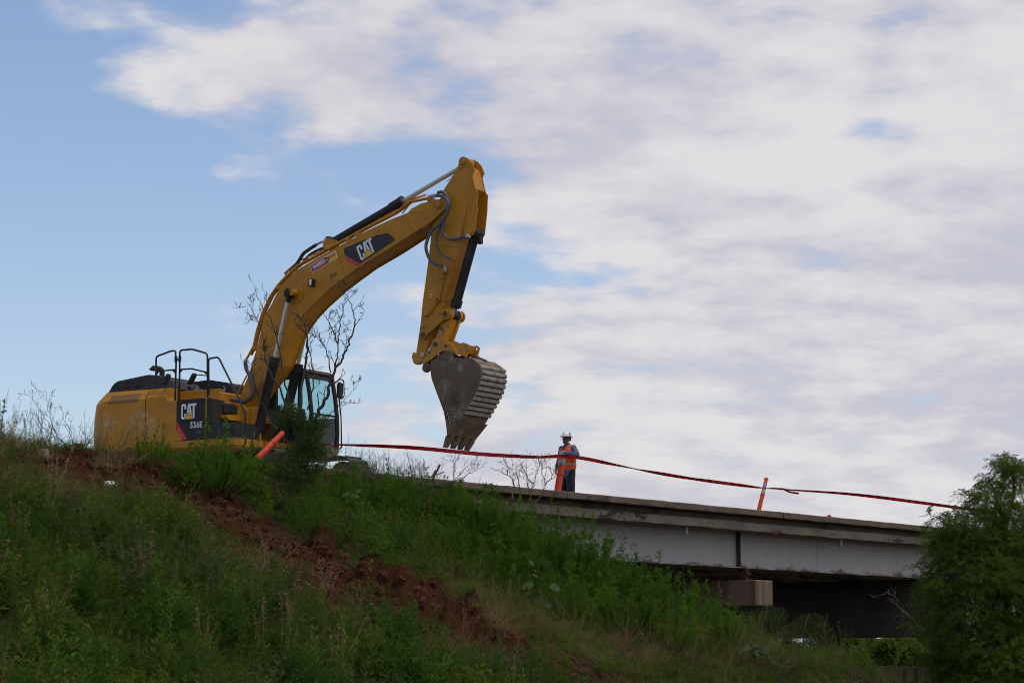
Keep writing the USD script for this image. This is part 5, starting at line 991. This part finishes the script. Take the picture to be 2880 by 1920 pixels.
def bare_tree(name, label, cat, stems, depth, mt, seed, radii, tw=(9, .6), group=None, buds=False, base=None):
    """stems: lists of (view, x, y, depth offset); the first point of the first stem is the foot."""
    rng = np.random.default_rng(seed); paths = [[at(v, x, y, depth + o) for v, x, y, o in st] for st in stems]
    foot = paths[0][0].copy() if base is None else base
    o = thing(name, label, cat, foot, group=group); out, bd_ = [], []
    for path, (r0, r1) in zip(paths, radii):
        q_ = smooth_path(path, 6); q_ = q_ + rng.normal(0, .012, q_.shape); q_[0] = path[0]
        obj('stem', tube(q_ - foot, np.linspace(r0, r1, len(q_)), 8), mt, o, smooth=60)
        twigs(q_ - foot, r0, rng, out, tw[0], tw[1], 0, .5, .16, bd_ if buds else None)
    obj('twigs', out + bd_, mt, o, kind='stuff'); return o
bare_tree('dead_tree', 'dark leafless tree with knotted twigs in front of the excavator cab', 'dead tree', [
    [('R2', 430, 1600, 0), ('R2', 470, 1440, 0), ('R2', 510, 1250, 0), ('R2', 520, 1000, .1), ('R2', 555, 800, .2), ('R2', 560, 640, .2), ('R2', 520, 520, .3), ('R2', 430, 450, .3)],
    [('R2', 530, 1440, 0), ('R2', 590, 1330, 0), ('R2', 640, 1200, -.1), ('R2', 700, 1090, -.2), ('R2', 735, 950, -.2), ('R2', 770, 880, -.2), ('R2', 830, 780, -.2), ('R2', 880, 660, -.1), ('R2', 908, 540, 0), ('R2', 890, 430, 0), ('R2', 840, 310, .1)],
    [('R2', 770, 880, -.2), ('R2', 785, 720, -.2), ('R2', 740, 580, -.2), ('R2', 700, 510, -.3), ('R2', 665, 460, -.3)],
    [('R2', 785, 700, -.2), ('R2', 800, 560, -.3), ('R2', 825, 460, -.3), ('R2', 845, 350, -.3)],
    [('R2', 480, 1400, 0), ('R2', 420, 1200, .1), ('R2', 360, 1030, .2), ('R2', 280, 890, .2), ('R2', 240, 740, .3), ('R2', 265, 620, .3)],
    [('R2', 240, 740, .3), ('R2', 225, 600, .3), ('R2', 180, 500, .3), ('R2', 118, 385, .3)],
    [('R2', 330, 1330, .1), ('R2', 270, 1220, .1), ('R2', 190, 1050, .0), ('R2', 150, 880, .0), ('R2', 185, 800, 0)],
    [('R2', 430, 1250, .0), ('R2', 400, 1000, -.1), ('R2', 350, 740, -.1), ('R2', 320, 600, -.1), ('R2', 270, 480, -.1), ('R2', 190, 345, -.1)],
    [('R2', 735, 910, -.2), ('R2', 700, 760, -.2), ('R2', 650, 640, -.3), ('R2', 615, 560, -.3)],
    [('R2', 560, 1180, .0), ('R2', 610, 950, .2), ('R2', 575, 760, .2), ('R2', 560, 660, .2)],
    [('R2', 660, 1280, -.1), ('R2', 740, 1200, -.2), ('R2', 820, 1120, -.3), ('R2', 920, 1015, -.3)],
], 48.6, M['bark'], 5, [(.042, .008), (.042, .006), (.015, .004), (.014, .004), (.028, .007), (.011, .004), (.02, .006), (.02, .005), (.013, .004), (.017, .005), (.011, .003)], (7, .40), buds=True)
bare_tree('bare_shrub', 'grey leafless shrub beside the bridge kerb left of the worker', 'shrub', [
    [('R5', 200, 1560, 0), ('R5', 240, 1400, 0), ('R5', 190, 1200, 0), ('R5', 175, 1030, 0), ('R5', 160, 880, 0)],
    [('R5', 240, 1400, 0), ('R5', 300, 1230, 0), ('R5', 330, 1090, 0), ('R5', 380, 960, 0), ('R5', 385, 760, 0)],
    [('R5', 300, 1540, 0), ('R5', 400, 1420, 0), ('R5', 490, 1240, 0), ('R5', 440, 1080, 0), ('R5', 430, 900, 0), ('R5', 480, 820, 0)],
    [('R5', 490, 1240, 0), ('R5', 570, 1130, .1), ('R5', 640, 1030, .1), ('R5', 680, 980, .1)],
    [('R5', 270, 1250, 0), ('R5', 170, 1050, .1), ('R5', 60, 880, .1)],
    [('R5', 90, 1480, 0), ('R5', 60, 1200, 0), ('R5', 0, 1060, 0), ('R5', -120, 940, 0)]], 55.6, M['twig'], 6, [(.013, .003)] * 6, (7, .34))
bare_tree('bare_shrub', 'thin leafless shrub leaning at the left end of the bridge kerb', 'shrub', [
    [('S5', 2010, 640, 0), ('S5', 2020, 500, 0), ('S5', 1965, 420, 0), ('S5', 1800, 350, 0)], [('S5', 1965, 420, 0), ('S5', 1970, 350, 0), ('S5', 1920, 285, 0)]], 55.0, M['twig'], 8, [(.02, .004), (.012, .003)], (4, .22))
bare_tree('bare_shrub', 'wispy leafless shrub below the bucket teeth at the kerb end', 'shrub', [
    [('S5', 1440, 560, 0), ('S5', 1500, 480, 0), ('S5', 1580, 380, 0), ('S5', 1700, 290, 0)], [('S5', 1500, 480, 0), ('S5', 1600, 430, 0), ('S5', 1750, 345, 0)], [('S5', 1470, 520, 0), ('S5', 1500, 330, 0), ('S5', 1540, 260, 0)]], 54.6, M['twig'], 9, [(.010, .003)] * 3, (7, .3))
bare_tree('dry_bush', 'tall wispy dry bush on the crest at far left', 'shrub', [
    [('R8', 395, 330, 0), ('R8', 300, 220, 0), ('R8', 215, 110, 0), ('R8', 155, 10, 0)], [('R8', 300, 220, 0), ('R8', 260, 100, 0), ('R8', 240, -10, 0)], [('R8', 340, 270, 0), ('R8', 230, 190, .1), ('R8', 200, 130, .1)], [('R8', 395, 330, 0), ('R8', 380, 230, 0), ('R8', 330, 130, 0)]], 45.4, M['twig'], 10, [(.008, .002)] * 4, (6, .28))
wc_ = at('S5', 1320, 470, 53.8)
ws_ = thing('broken_stake', 'broken wooden stake crossed with a lath at the end of the kerb', 'stake', wc_)
obj('stick', tube([at('S5', 1300, 480, 53.8) - wc_, at('S5', 1372, 330, 53.8) - wc_], .022, 6), M['bark'], ws_); obj('stick', tube([at('S5', 1290, 440, 53.75) - wc_, at('S5', 1410, 397, 53.75) - wc_], .015, 6), M['palewood'], ws_); obj('stick', tube([at('S5', 1295, 450, 53.75) - wc_, at('S5', 1335, 380, 53.7) - wc_], .02, 6), M['palewood'], ws_)

# leafy shrub round the foot of the dead tree
def leaf_mass(blobs, depth, n, ll, lw, rng, up=.2, shell=.55):
    """Leaves spread through several ellipsoid clumps placed against the photograph, each with real depth."""
    Ps, Ds = [], []
    tot = sum(b[3] * b[4] for b in blobs)
    for v, x, y, rx, ry, off in blobs:
        k = int(n * rx * ry / tot); c = at(v, x, y, depth + off); sc_ = depth / FOC / VIEWS[v][2]
        d = sphere_dirs(k, rng) * (rng.uniform(shell ** 3, 1, k) ** (1 / 3))[:, None]; q_ = d * (1 + .5 * (meshkit.fbm(d * 2.5 + off * 3 + x * .01, 3, 5) - .5))[:, None]
        keep_ = meshkit.fbm(q_ * 3.5 + x * .13, 3, 8) > .43; q_, d = q_[keep_], d[keep_]
        Ps.append(c + q_ * [rx * sc_, (rx + ry) / 2 * sc_, ry * sc_]); Ds.append(unit(d * .5 + sphere_dirs(len(d), rng, up)))
    return np.vstack(Ps), np.vstack(Ds)
rng = np.random.default_rng(15)
sb_p = on_ground('S4', 1280, 1900)
shr = thing('leafy_shrub', 'grey green leafy shrub growing round the foot of the dead tree', 'shrub', sb_p)
Pq, Dq = leaf_mass([('S4', 1210, 920, 150, 130, 0), ('S4', 1330, 1010, 110, 130, 0), ('S4', 1420, 1150, 120, 140, 0), ('S4', 1150, 1060, 110, 90, .1), ('S4', 1620, 1040, 120, 90, .1), ('S4', 1540, 1180, 150, 110, 0), ('S4', 1480, 1300, 140, 120, -.1), ('S4', 1300, 1420, 200, 130, 0), ('S4', 1560, 1400, 170, 130, 0), ('S4', 1250, 1560, 240, 140, -.1), ('S4', 1500, 1560, 230, 140, -.1), ('S4', 1350, 1700, 300, 150, -.2)], 48.3, 13000, 1, 1, rng, .4, .25)
obj('foliage', merge(leaves(Pq - sb_p, Dq, rng.uniform(.05, .10, len(Pq)), rng.uniform(.012, .02, len(Pq)), rng, .05)), M['dull'], shr)
obj('stems', [tube(smooth_path([np.zeros(3) + [dx_, 0, -.05], np.array([dx_ * 1.5, .05, .6]), at('S4', x, y, 48.3) - sb_p], 4), [.02] * 4 + [.012] * 4 + [.006], 5) for dx_, x, y in ((-.1, 1200, 950), (.1, 1540, 1180), (.15, 1600, 1050), (0, 1300, 1400))], M['bark'], shr)

# wild oat clumps with drooping seed heads at the left of the excavator
def oat(name, label, foot, tips, seed, n):
    rng = np.random.default_rng(seed); b = on_ground(*foot); o = thing(name, label, 'dry grass clump', b); st, sk = [], []
    dep = b[1]
    for k in range(n):
        v, x, y = tips[k % len(tips)]; tp = at(v, x + rng.normal(0, 40), y + rng.normal(0, 32), dep + rng.normal(0, .25)) - b; s0 = np.array([*rng.normal(0, .16, 2), -.02]); mid = (s0 * .75 + tp * .25) + [0, 0, .25 * tp[2]]
        path = smooth_path([s0, mid, tp * .85 + s0 * .15 + [0, 0, .06], tp], 4); st.append(tube(path, np.linspace(.0035, .0012, len(path)), 3, False))
        q_ = path[-6:]; m_ = 16; s = rng.uniform(0, 5, m_); i = s.astype(int); pp = q_[i] + (q_[np.minimum(i + 1, 5)] - q_[i]) * (s - i)[:, None] + rng.normal(0, .025, (m_, 3)); sk.append(leaves(pp, np.c_[rng.normal(.4, .4, m_), rng.normal(0, .4, m_), rng.normal(-.25, .4, m_)], .038, .011, rng, .4))
    obj('stalks', join(st), M['straw'], o, kind='stuff'); obj('seed_heads', merge(*sk), M['oat'], o, kind='stuff')
    m2 = 170; obj('blades', merge(blades(np.c_[rng.normal(0, .22, (m2, 2)), np.zeros(m2) - .02], np.c_[rng.normal(.1, .4, (m2, 2)), np.ones(m2)], rng.uniform(.15, .5, m2), np.full(m2, .008), rng.uniform(.2, .9, m2), rng)), M['straw'], o)
oat('wild_oats', 'pale wild oat clump with seed heads before the rear panels of the excavator', ('S3', 480, 1760), [('S3', 700, 1030), ('S3', 820, 1080), ('S3', 900, 1150), ('S3', 620, 1150), ('S3', 760, 1200), ('S3', 960, 1250), ('S3', 560, 1300), ('S3', 860, 1340)], 21, 40)
oat('wild_oats', 'pale wild oat clump at the tail corner of the excavator', ('S3', 150, 1740), [('S3', 300, 1100), ('S3', 230, 1180), ('S3', 340, 1160), ('S3', 150, 1250), ('S3', 260, 1280), ('S3', 110, 1330)], 22, 26)
oat('wild_oats', 'low wild oat clump drooping on the crest at the left edge', ('R8', 40, 320), [('R8', 60, 200), ('R8', 130, 180), ('R8', 20, 240), ('R8', 150, 260), ('R8', 90, 270)], 23, 26)
oat('wild_oats', 'wild oat tuft at the foot of the cab corner', ('S4', 1640, 1640), [('S4', 1740, 1380), ('S4', 1800, 1430), ('S4', 1700, 1440), ('S4', 1620, 1400)], 24, 18)

# large-leaved plants
def heart(L_, w, rng):
    n = 8; s = np.linspace(0, 1, n); hw = w * np.sin(np.pi * np.clip(s * .94 + .06, 0, 1) ** .62) * .5; V = []
    for a, b in zip(s, hw): V += [(a * L_, -b, -.35 * b + .04 * L_ * math.sin(6 * a)), (a * L_, 0, -.25 * L_ * a * a), (a * L_, b, -.35 * b + .04 * L_ * math.sin(6 * a + 1))]
    V = np.array(V); F = []
    for i in range(n - 1):
        for j in (0, 1): a = i * 3 + j; F += [(a, a + 3, a + 4), (a, a + 4, a + 1)]
    return V, np.array(F)
def big_leaf_plant(label, view, foot, spots, seed, size=.2, flowers=0):
    rng = np.random.default_rng(seed); b = on_ground(view, *foot); o = thing('broad_leaved_plant', label, 'plant', b); dep = b[1] - .15
    tops = [at(view, x, y, dep + rng.normal(0, .1)) - b for x, y, _ in spots]; hi = max(tops, key=lambda q_: q_[2])
    obj('stem', tube(smooth_path([(0, 0, -.05), hi * .5, hi], 5), np.linspace(.014, .005, 11), 6), M['sage'], o)
    for (x, y, k), tp in zip(spots, tops):
        V, F = heart(size * k, size * k * .85, rng); a = rng.uniform(-2.6, -.5); tilt = rng.uniform(-.9, -.2); roll = rng.uniform(-.6, .6)
        Rr = trimesh.transformations.euler_matrix(roll, -tilt, a, 'sxyz')[:3, :3]; obj('leaf', tri(V @ Rr.T + tp, F), M['sage'], o, smooth=True)
        obj('leaf_stalk', tube([tp, hi * np.clip(tp[2] / max(hi[2], .1) * .8, 0, 1)], [.003, .005], 4, False), M['sage'], o)
    for k in range(flowers): obj('flower', sphere(hi * rng.uniform(.5, .9) + rng.normal(0, .12, 3), .012, 1), M['flower'], o)
big_leaf_plant('tall plant with big grey green leaves amid the bushes in mid bank', 'S6', (740, 760), [(625, 450, 1.15), (770, 300, .75), (650, 250, .65), (690, 380, .7), (850, 470, 1.0), (760, 410, .7), (720, 590, 1.2), (860, 580, .8), (460, 570, .8), (830, 630, .9), (780, 650, .8), (620, 560, .6)], 41, .26, 5)
big_leaf_plant('pale broad-leaved plant right of the dead tree', 'S5', (560, 880), [(560, 570, 1.0), (600, 590, .9), (650, 545, .7), (460, 710, .9), (610, 750, .9), (550, 660, .6), (500, 820, .8), (680, 660, .6)], 42, .22)
big_leaf_plant('single arrow-shaped pale leaf plant above the seeding grass', 'S5', (1050, 1110), [(1050, 1060, 1.1), (1000, 1050, .7)], 43, .22)
big_leaf_plant('low broad-leaved plant in front of the pier at lower right', 'R7', (480, 1480), [(420, 1340, .9), (480, 1330, 1.1), (540, 1335, 1.0), (450, 1370, .9), (520, 1370, 1.0), (590, 1410, .9), (560, 1390, .7), (400, 1365, .6)], 44, .24)

# tall single weed stalks against the dark under the bridge
def stalk_plant(label, view, pts, seed, mt, ll=.06, n=60, dep=None):
    rng = np.random.default_rng(seed); b = on_ground(view, *pts[0]); q_ = [np.array([0, 0, -.1])] + [at(view, x, y, b[1]) - b for x, y in pts[1:]]; path = smooth_path(q_, 6)
    o = thing('weed_stalk', label, 'weed stalk', b); obj('stem', tube(path, np.linspace(.008, .002, len(path)), 5), mt, o); s = rng.uniform(.2, 1, n) * (len(path) - 1.01); i = s.astype(int); pp = path[i] + (path[i + 1] - path[i]) * (s - i)[:, None]
    obj('foliage', merge(leaves(pp, sphere_dirs(n, rng, .7), ll * rng.uniform(.5, 1.2, n), ll * .28, rng, .1)), mt, o)
stalk_plant('thin pale weed stalk rising to the rusty girder edge', 'R6', [(1650, 1420), (1640, 1200), (1635, 1060)], 51, M['sage'])
stalk_plant('second thin weed stalk right of the pale one', 'R6', [(1720, 1420), (1712, 1260), (1720, 1150)], 52, M['sage'], .05, 40)
stalk_plant('brown dried weed stalk in front of the pier cap', 'R6', [(1950, 1560), (1965, 1380), (1945, 1210)], 53, M['straw2'], .07, 70)
stalk_plant('bushy green weed stalk at the left edge of the crest', 'R8', [(8, 300), (10, 180), (25, 45)], 54, M['weed'], .09, 60)
for k, (x, y0, y1) in enumerate(((600, 1010, 690), (985, 1530, 1480), (520, 1010, 800))):
    pass
stalk_plant('slender green weed stalk rising from the torn soil strip', 'S6', [(230, 1080), (225, 960), (255, 800)], 55, M['weed'], .05, 50)
stalk_plant('second slender weed stalk at the lower end of the torn soil', 'S6', [(395, 1200), (400, 1060), (430, 930)], 56, M['weed'], .07, 50)

# litter on the bank
p_ = on_ground('R8', 588, 462); rng = np.random.default_rng(4)
m_ = trimesh.creation.icosphere(3, 1.0); v = np.array(m_.vertices); v *= (.72 + .6 * meshkit.fbm(v * 2.1 + 4, 4, 3))[:, None]; v = v * [.13, .09, .075] + [0, 0, .04]; m_.vertices = v
bg = thing('plastic_bag', 'crumpled white plastic bag lying on the red soil at left', 'plastic bag', p_); obj('sheet', m_, M['bag'], bg, smooth=30)
obj('knot', hull([(.09, -.03, .07), (.16, -.07, .09), (.17, -.04, .06), (.11, -.01, .09), (.13, -.06, .04)]), M['bag'], bg)
def rock(label, view, x, y, s, seed):
    p_ = on_ground(view, x, y); m_ = trimesh.creation.icosphere(2, 1.0); v = np.array(m_.vertices); v *= (.7 + .6 * meshkit.fbm(v * 1.5 + seed, 3, seed))[:, None]; m_.vertices = v * np.array(s) + [0, 0, s[2] * .5]
    o = tag(usdkit.mesh(stage, numbered('/World', 'stone'), tri(m_.vertices + p_, m_.faces), M['stone']).GetPrim(), label, 'stone')
rock('tan stone at the lower edge of the torn soil', 'S5', 765, 1555, (.09, .08, .09), 3)
rock('flat tan stone on the crest left of the excavator', 'R8', 232, 330, (.12, .1, .10), 5); rock('small pale stone near the left edge of the crest', 'R8', 200, 300, (.06, .06, .07), 8)
def fallen(name, label, view, pts, r, seed, forks=()):
    b = on_ground(view, *pts[0]); q_ = []
    for x, y in pts: g = on_ground(view, x, y); g[2] += r * 1.6 + .02; q_.append(g - b)
    o = thing(name, label, 'dead branch', b); obj('stem', tube(smooth_path(q_, 5), r, 6), M['palewood'], o, smooth=60)
    for f in forks:
        k = []
        for x, y in f: g = on_ground(view, x, y); g[2] += r * 2 + .03; k.append(g - b)
        obj('fork', tube(smooth_path(k, 4), r * .6, 5), M['palewood'], o, smooth=60)
fallen('dead_branch', 'long pale dead stem lying across the red soil', 'R8', [(985, 615), (1060, 670), (1150, 720), (1210, 750)], .014, 1)
fallen('dead_branch', 'forked grey dead root lying on the torn red soil', 'R8', [(1530, 985), (1560, 1020), (1620, 1045), (1690, 1065)], .022, 2, [[(1560, 1020), (1570, 1060), (1582, 1085)], [(1530, 985), (1522, 1010), (1520, 1040)], [(1580, 1025), (1610, 1015), (1600, 1000)]])
fallen('dead_branch', 'thin straw stem lying below the torn soil', 'R8', [(1310, 990), (1400, 1020), (1530, 1050)], .010, 3)

# ---- trees
def tree(name, label, trunk, limbs, blobs, depth, n, ll, lw, leafm, seed, droop=.15, up=0.0, shell=.25, group=None, trunk_r=.12, strands=0.0):
    rng = np.random.default_rng(seed); foot = np.asarray(trunk[0], float); o = thing(name, label, 'tree', foot, group=group)
    q_ = smooth_path(np.asarray(trunk, float) - foot, 5); obj('trunk', [tube(q_, np.linspace(trunk_r, trunk_r * .4, len(q_)), 10)] + [tube(smooth_path(np.asarray(l_, float) - foot, 5), np.linspace(trunk_r * .4, .008, 5 * (len(l_) - 1) + 1), 6) for l_ in limbs], M['bark'], o, smooth=60)
    Pq, Dq = leaf_mass(blobs, depth, n, ll, lw, rng, up, shell)
    if strands:      # feathery sprays: short drooping twigs set with fine leaflets on both sides
        m_ = 22; S0 = Pq; D0 = unit(Dq * [1, 1, .6] + [0, 0, .25]); sl = strands * rng.uniform(.5, 1.2, len(S0)); pp, dd = [], []; Sd = unit(np.cross(D0, rng.normal(size=D0.shape)))
        for j in range(m_):
            f = (j + .5) / m_; c = S0 + D0 * (sl * f)[:, None] - np.array([0, 0, 1]) * (sl * .45 * f ** 2)[:, None]; g = 1 if j % 2 else -1
            pp.append(c); dd.append(unit(Sd * g + D0 * .7 - np.array([0, 0, .5 * f]) + rng.normal(0, .25, D0.shape)))
        Pq, Dq = np.vstack(pp), np.vstack(dd)
    obj('crown', merge(leaves(Pq - foot, Dq, ll * rng.uniform(.6, 1.2, len(Pq)), lw * rng.uniform(.7, 1.3, len(Pq)), rng, droop)), leafm, o); return o
rb = np.random.default_rng(77)
bl = [('D', 2290, 1150, 70, 50, 0), ('D', 2250, 1230, 80, 60, -.2), ('D', 2190, 1215, 40, 40, -.3), ('D', 2330, 1090, 40, 40, .2), ('D', 2310, 1070, 14, 26, .2), ('D', 2180, 1270, 60, 50, -.2), ('D', 2270, 1320, 120, 70, -.4), ('D', 2340, 1220, 90, 80, .1), ('D', 2160, 1345, 55, 45, -.2), ('D', 2220, 1400, 90, 60, -.5), ('D', 2330, 1400, 110, 90, -.4), ('D', 2210, 1470, 80, 50, -.4), ('D', 2300, 1500, 130, 70, -.6), ('D', 2180, 1530, 60, 50, -.3), ('D', 2260, 1570, 120, 60, -.6), ('D', 2400, 1300, 100, 130, 0), ('D', 2400, 1500, 110, 110, -.2), ('D', 2150, 1430, 40, 30, 0), ('D', 2420, 1180, 70, 60, .2)]
bl += [('D', 2180 + rb.uniform(-40, 200), 1230 + rb.uniform(0, 330), rb.uniform(14, 34), rb.uniform(10, 22), rb.uniform(-.9, .6)) for _ in range(46)]
bl = [(v, x, y, rx * .86, ry * .86, o) for v, x, y, rx, ry, o in bl]
bl += [('D', x + rb.normal(0, 9), y + rb.normal(0, 8), rb.uniform(7, 16), rb.uniform(6, 14), rb.uniform(-.4, .4)) for x, y in ((2130, 1290), (2120, 1330), (2112, 1390), (2135, 1250), (2150, 1215), (2165, 1195), (2195, 1178), (2235, 1160), (2250, 1130), (2262, 1108), (2280, 1085), (2300, 1062), (2330, 1050), (2345, 1075), (2110, 1430), (2118, 1470), (2130, 1510), (2125, 1550), (2215, 1150), (2140, 1360))]
bl += [('D', 2305, 1058, 10, 22, .2), ('D', 2316, 1085, 16, 16, .2), ('D', 2275, 1102, 16, 9, .1), ('D', 2262, 1090, 7, 7, .1), ('D', 2155, 1190, 12, 9, -.2), ('D', 2130, 1172, 5, 6, -.2), ('D', 2230, 1180, 12, 14, -.1)]
TD = 47.5
g_ = at('D', 2330, 1560, TD); fz = float(ground(g_[0], g_[1])[0]); tr0 = np.array([g_[0], g_[1], fz - .1])
ptD = lambda x, y, o=0: at('D', x, y, TD + o)
tree('mesquite_tree', 'feathery green tree at the right edge in front of the bridge', [tr0, ptD(2320, 1480), ptD(2310, 1350), ptD(2305, 1200)], [[ptD(2315, 1420), ptD(2250, 1380, -.3), ptD(2170, 1340, -.2)], [ptD(2312, 1350), ptD(2240, 1280, -.2), ptD(2180, 1215, -.3), ptD(2165, 1195, -.2)], [ptD(2310, 1300), ptD(2350, 1210), ptD(2380, 1120)], [ptD(2308, 1220), ptD(2330, 1120, .2), ptD(2308, 1055, .2)], [ptD(2318, 1450), ptD(2240, 1480, -.4), ptD(2190, 1500, -.4)], [ptD(2305, 1200), ptD(2285, 1130, .1), ptD(2268, 1095, .1)]], bl, TD, 15500, .075, .012, M['treeleaf'], 61, .2, -.1, .3, trunk_r=.10, strands=.30)
# sparse branch reaching out from it under the bridge
bare_tree('bare_branch', 'dim leafless branch reaching under the bridge left of the right-hand tree', 'branch', [[('S7', 1400, 780, 0), ('S7', 1250, 640, 0), ('S7', 1120, 530, 0), ('S7', 1040, 460, 0)], [('S7', 1120, 530, 0), ('S7', 1110, 450, 0), ('S7', 1000, 390, 0)]], 50.0, M['twig'], 14, [(.016, .005), (.008, .003)], (5, .3))
# junipers by the pier
def juniper(label, blobs, foot, depth, n, seed):
    rng = np.random.default_rng(seed); f_ = at(*foot, depth); f_[2] = float(ground(f_[0], f_[1])[0]); o = thing('juniper_bush', label, 'bush', f_)
    Pq, Dq = leaf_mass(blobs, depth, n, 1, 1, rng, .6, .25); obj('foliage', merge(leaves(Pq - f_, Dq, rng.uniform(.04, .09, len(Pq)), .013, rng, 0)), M['juniper'], o)
    st = []
    for k in range(9):
        v, x, y, rx, ry, off = blobs[k % len(blobs)]; e = at(v, x + rng.normal(0, rx * .5), y - ry * rng.uniform(.3, 1.4), depth + off) - f_; st.append(tube(smooth_path([np.array([rng.normal(0, .08), rng.normal(0, .08), -.05]), e * .5 + rng.normal(0, .08, 3), e], 4), np.linspace(.018, .003, 9), 5, False))
    obj('stems', st, M['twig'], o)
juniper('dark olive juniper bush between the pier cap and the dark opening', [('D', 1860, 1435, 42, 26, 0), ('D', 1830, 1470, 55, 40, 0), ('D', 1880, 1470, 36, 36, .1), ('D', 1850, 1520, 60, 45, -.1), ('D', 1800, 1500, 40, 40, 0), ('D', 1890, 1440, 14, 14, .1)], ('D', 1845, 1560), 50.5, 12000, 71)
juniper('dark olive juniper bush just below the pier cap', [('D', 1770, 1415, 40, 24, 0), ('D', 1730, 1440, 46, 34, .1), ('D', 1780, 1460, 46, 36, 0), ('D', 1710, 1480, 50, 40, 0)], ('D', 1750, 1530), 51.5, 9000, 72)
# trees seen below the bridge, beyond it
for k, (x, y, rx, ry, label) in enumerate(((1990, 1503, 50, 44, 'round green tree far beyond the bridge, nearest the juniper'), (2060, 1495, 54, 50, 'dark green tree far beyond the bridge in the middle of the gap'), (2120, 1498, 50, 48, 'olive green tree far beyond the bridge beside the far column'), (1925, 1512, 46, 40, 'far green tree seen through the juniper twigs'), (2190, 1505, 60, 46, 'far green tree behind the right-hand tree'))):
    dpt = 100 + 5 * k; rr = np.random.default_rng(90 + k); c = at('D', x, y, dpt); ft = np.array([c[0], dpt, float(ground(c[0], dpt)[0]) - .1])
    bl_ = [('D', x + rr.normal(0, rx * .5), y + rr.normal(0, ry * .4), rx * rr.uniform(.4, .75), ry * rr.uniform(.5, .85), rr.normal(0, 1)) for _ in range(9)]
    tree('background_tree', label, [ft, (ft + c) / 2, c], [[(ft + c) / 2, at('D', x - rx * .6, y - ry * .2, dpt)], [(ft + c) / 2, at('D', x + rx * .6, y - ry * .3, dpt)]], bl_, dpt, 20000, .26, .09, M['treeleaf'], 95 + k, .2, .1, .2, trunk_r=.16)
# concrete trestle wall low beyond the bridge
cw0 = at('S7', 610, 1110, 88); cw1 = at('S7', 1390, 1105, 92); tl = thing('concrete_trestle', 'low far concrete trestle of tapering posts beyond the bridge', 'trestle', (cw0[0], cw0[1], 0.0)); ang = math.degrees(math.atan2(cw1[1] - cw0[1], cw1[0] - cw0[0])); UsdGeom.Xformable(tl).GetOrderedXformOps()[1].Set(ang); Lw = math.hypot(cw1[0] - cw0[0], cw1[1] - cw0[1])
obj('rail', bx(-.5, Lw + 2, -.2, .2, cw0[2] - .10, cw0[2], .02), M['capc'], tl)
for k in range(9):
    x = .15 + k * Lw / 7; w = .52
    obj('post', hull([(x + a, b, z) for z, hw in ((cw0[2] - .101, w), (cw0[2] - .9, w * .92), (cw0[2] - 1.6, w * .45), (-.2, w * .4)) for a in (-hw, hw) for b in (-.2, .2)]), M['capc'], tl)
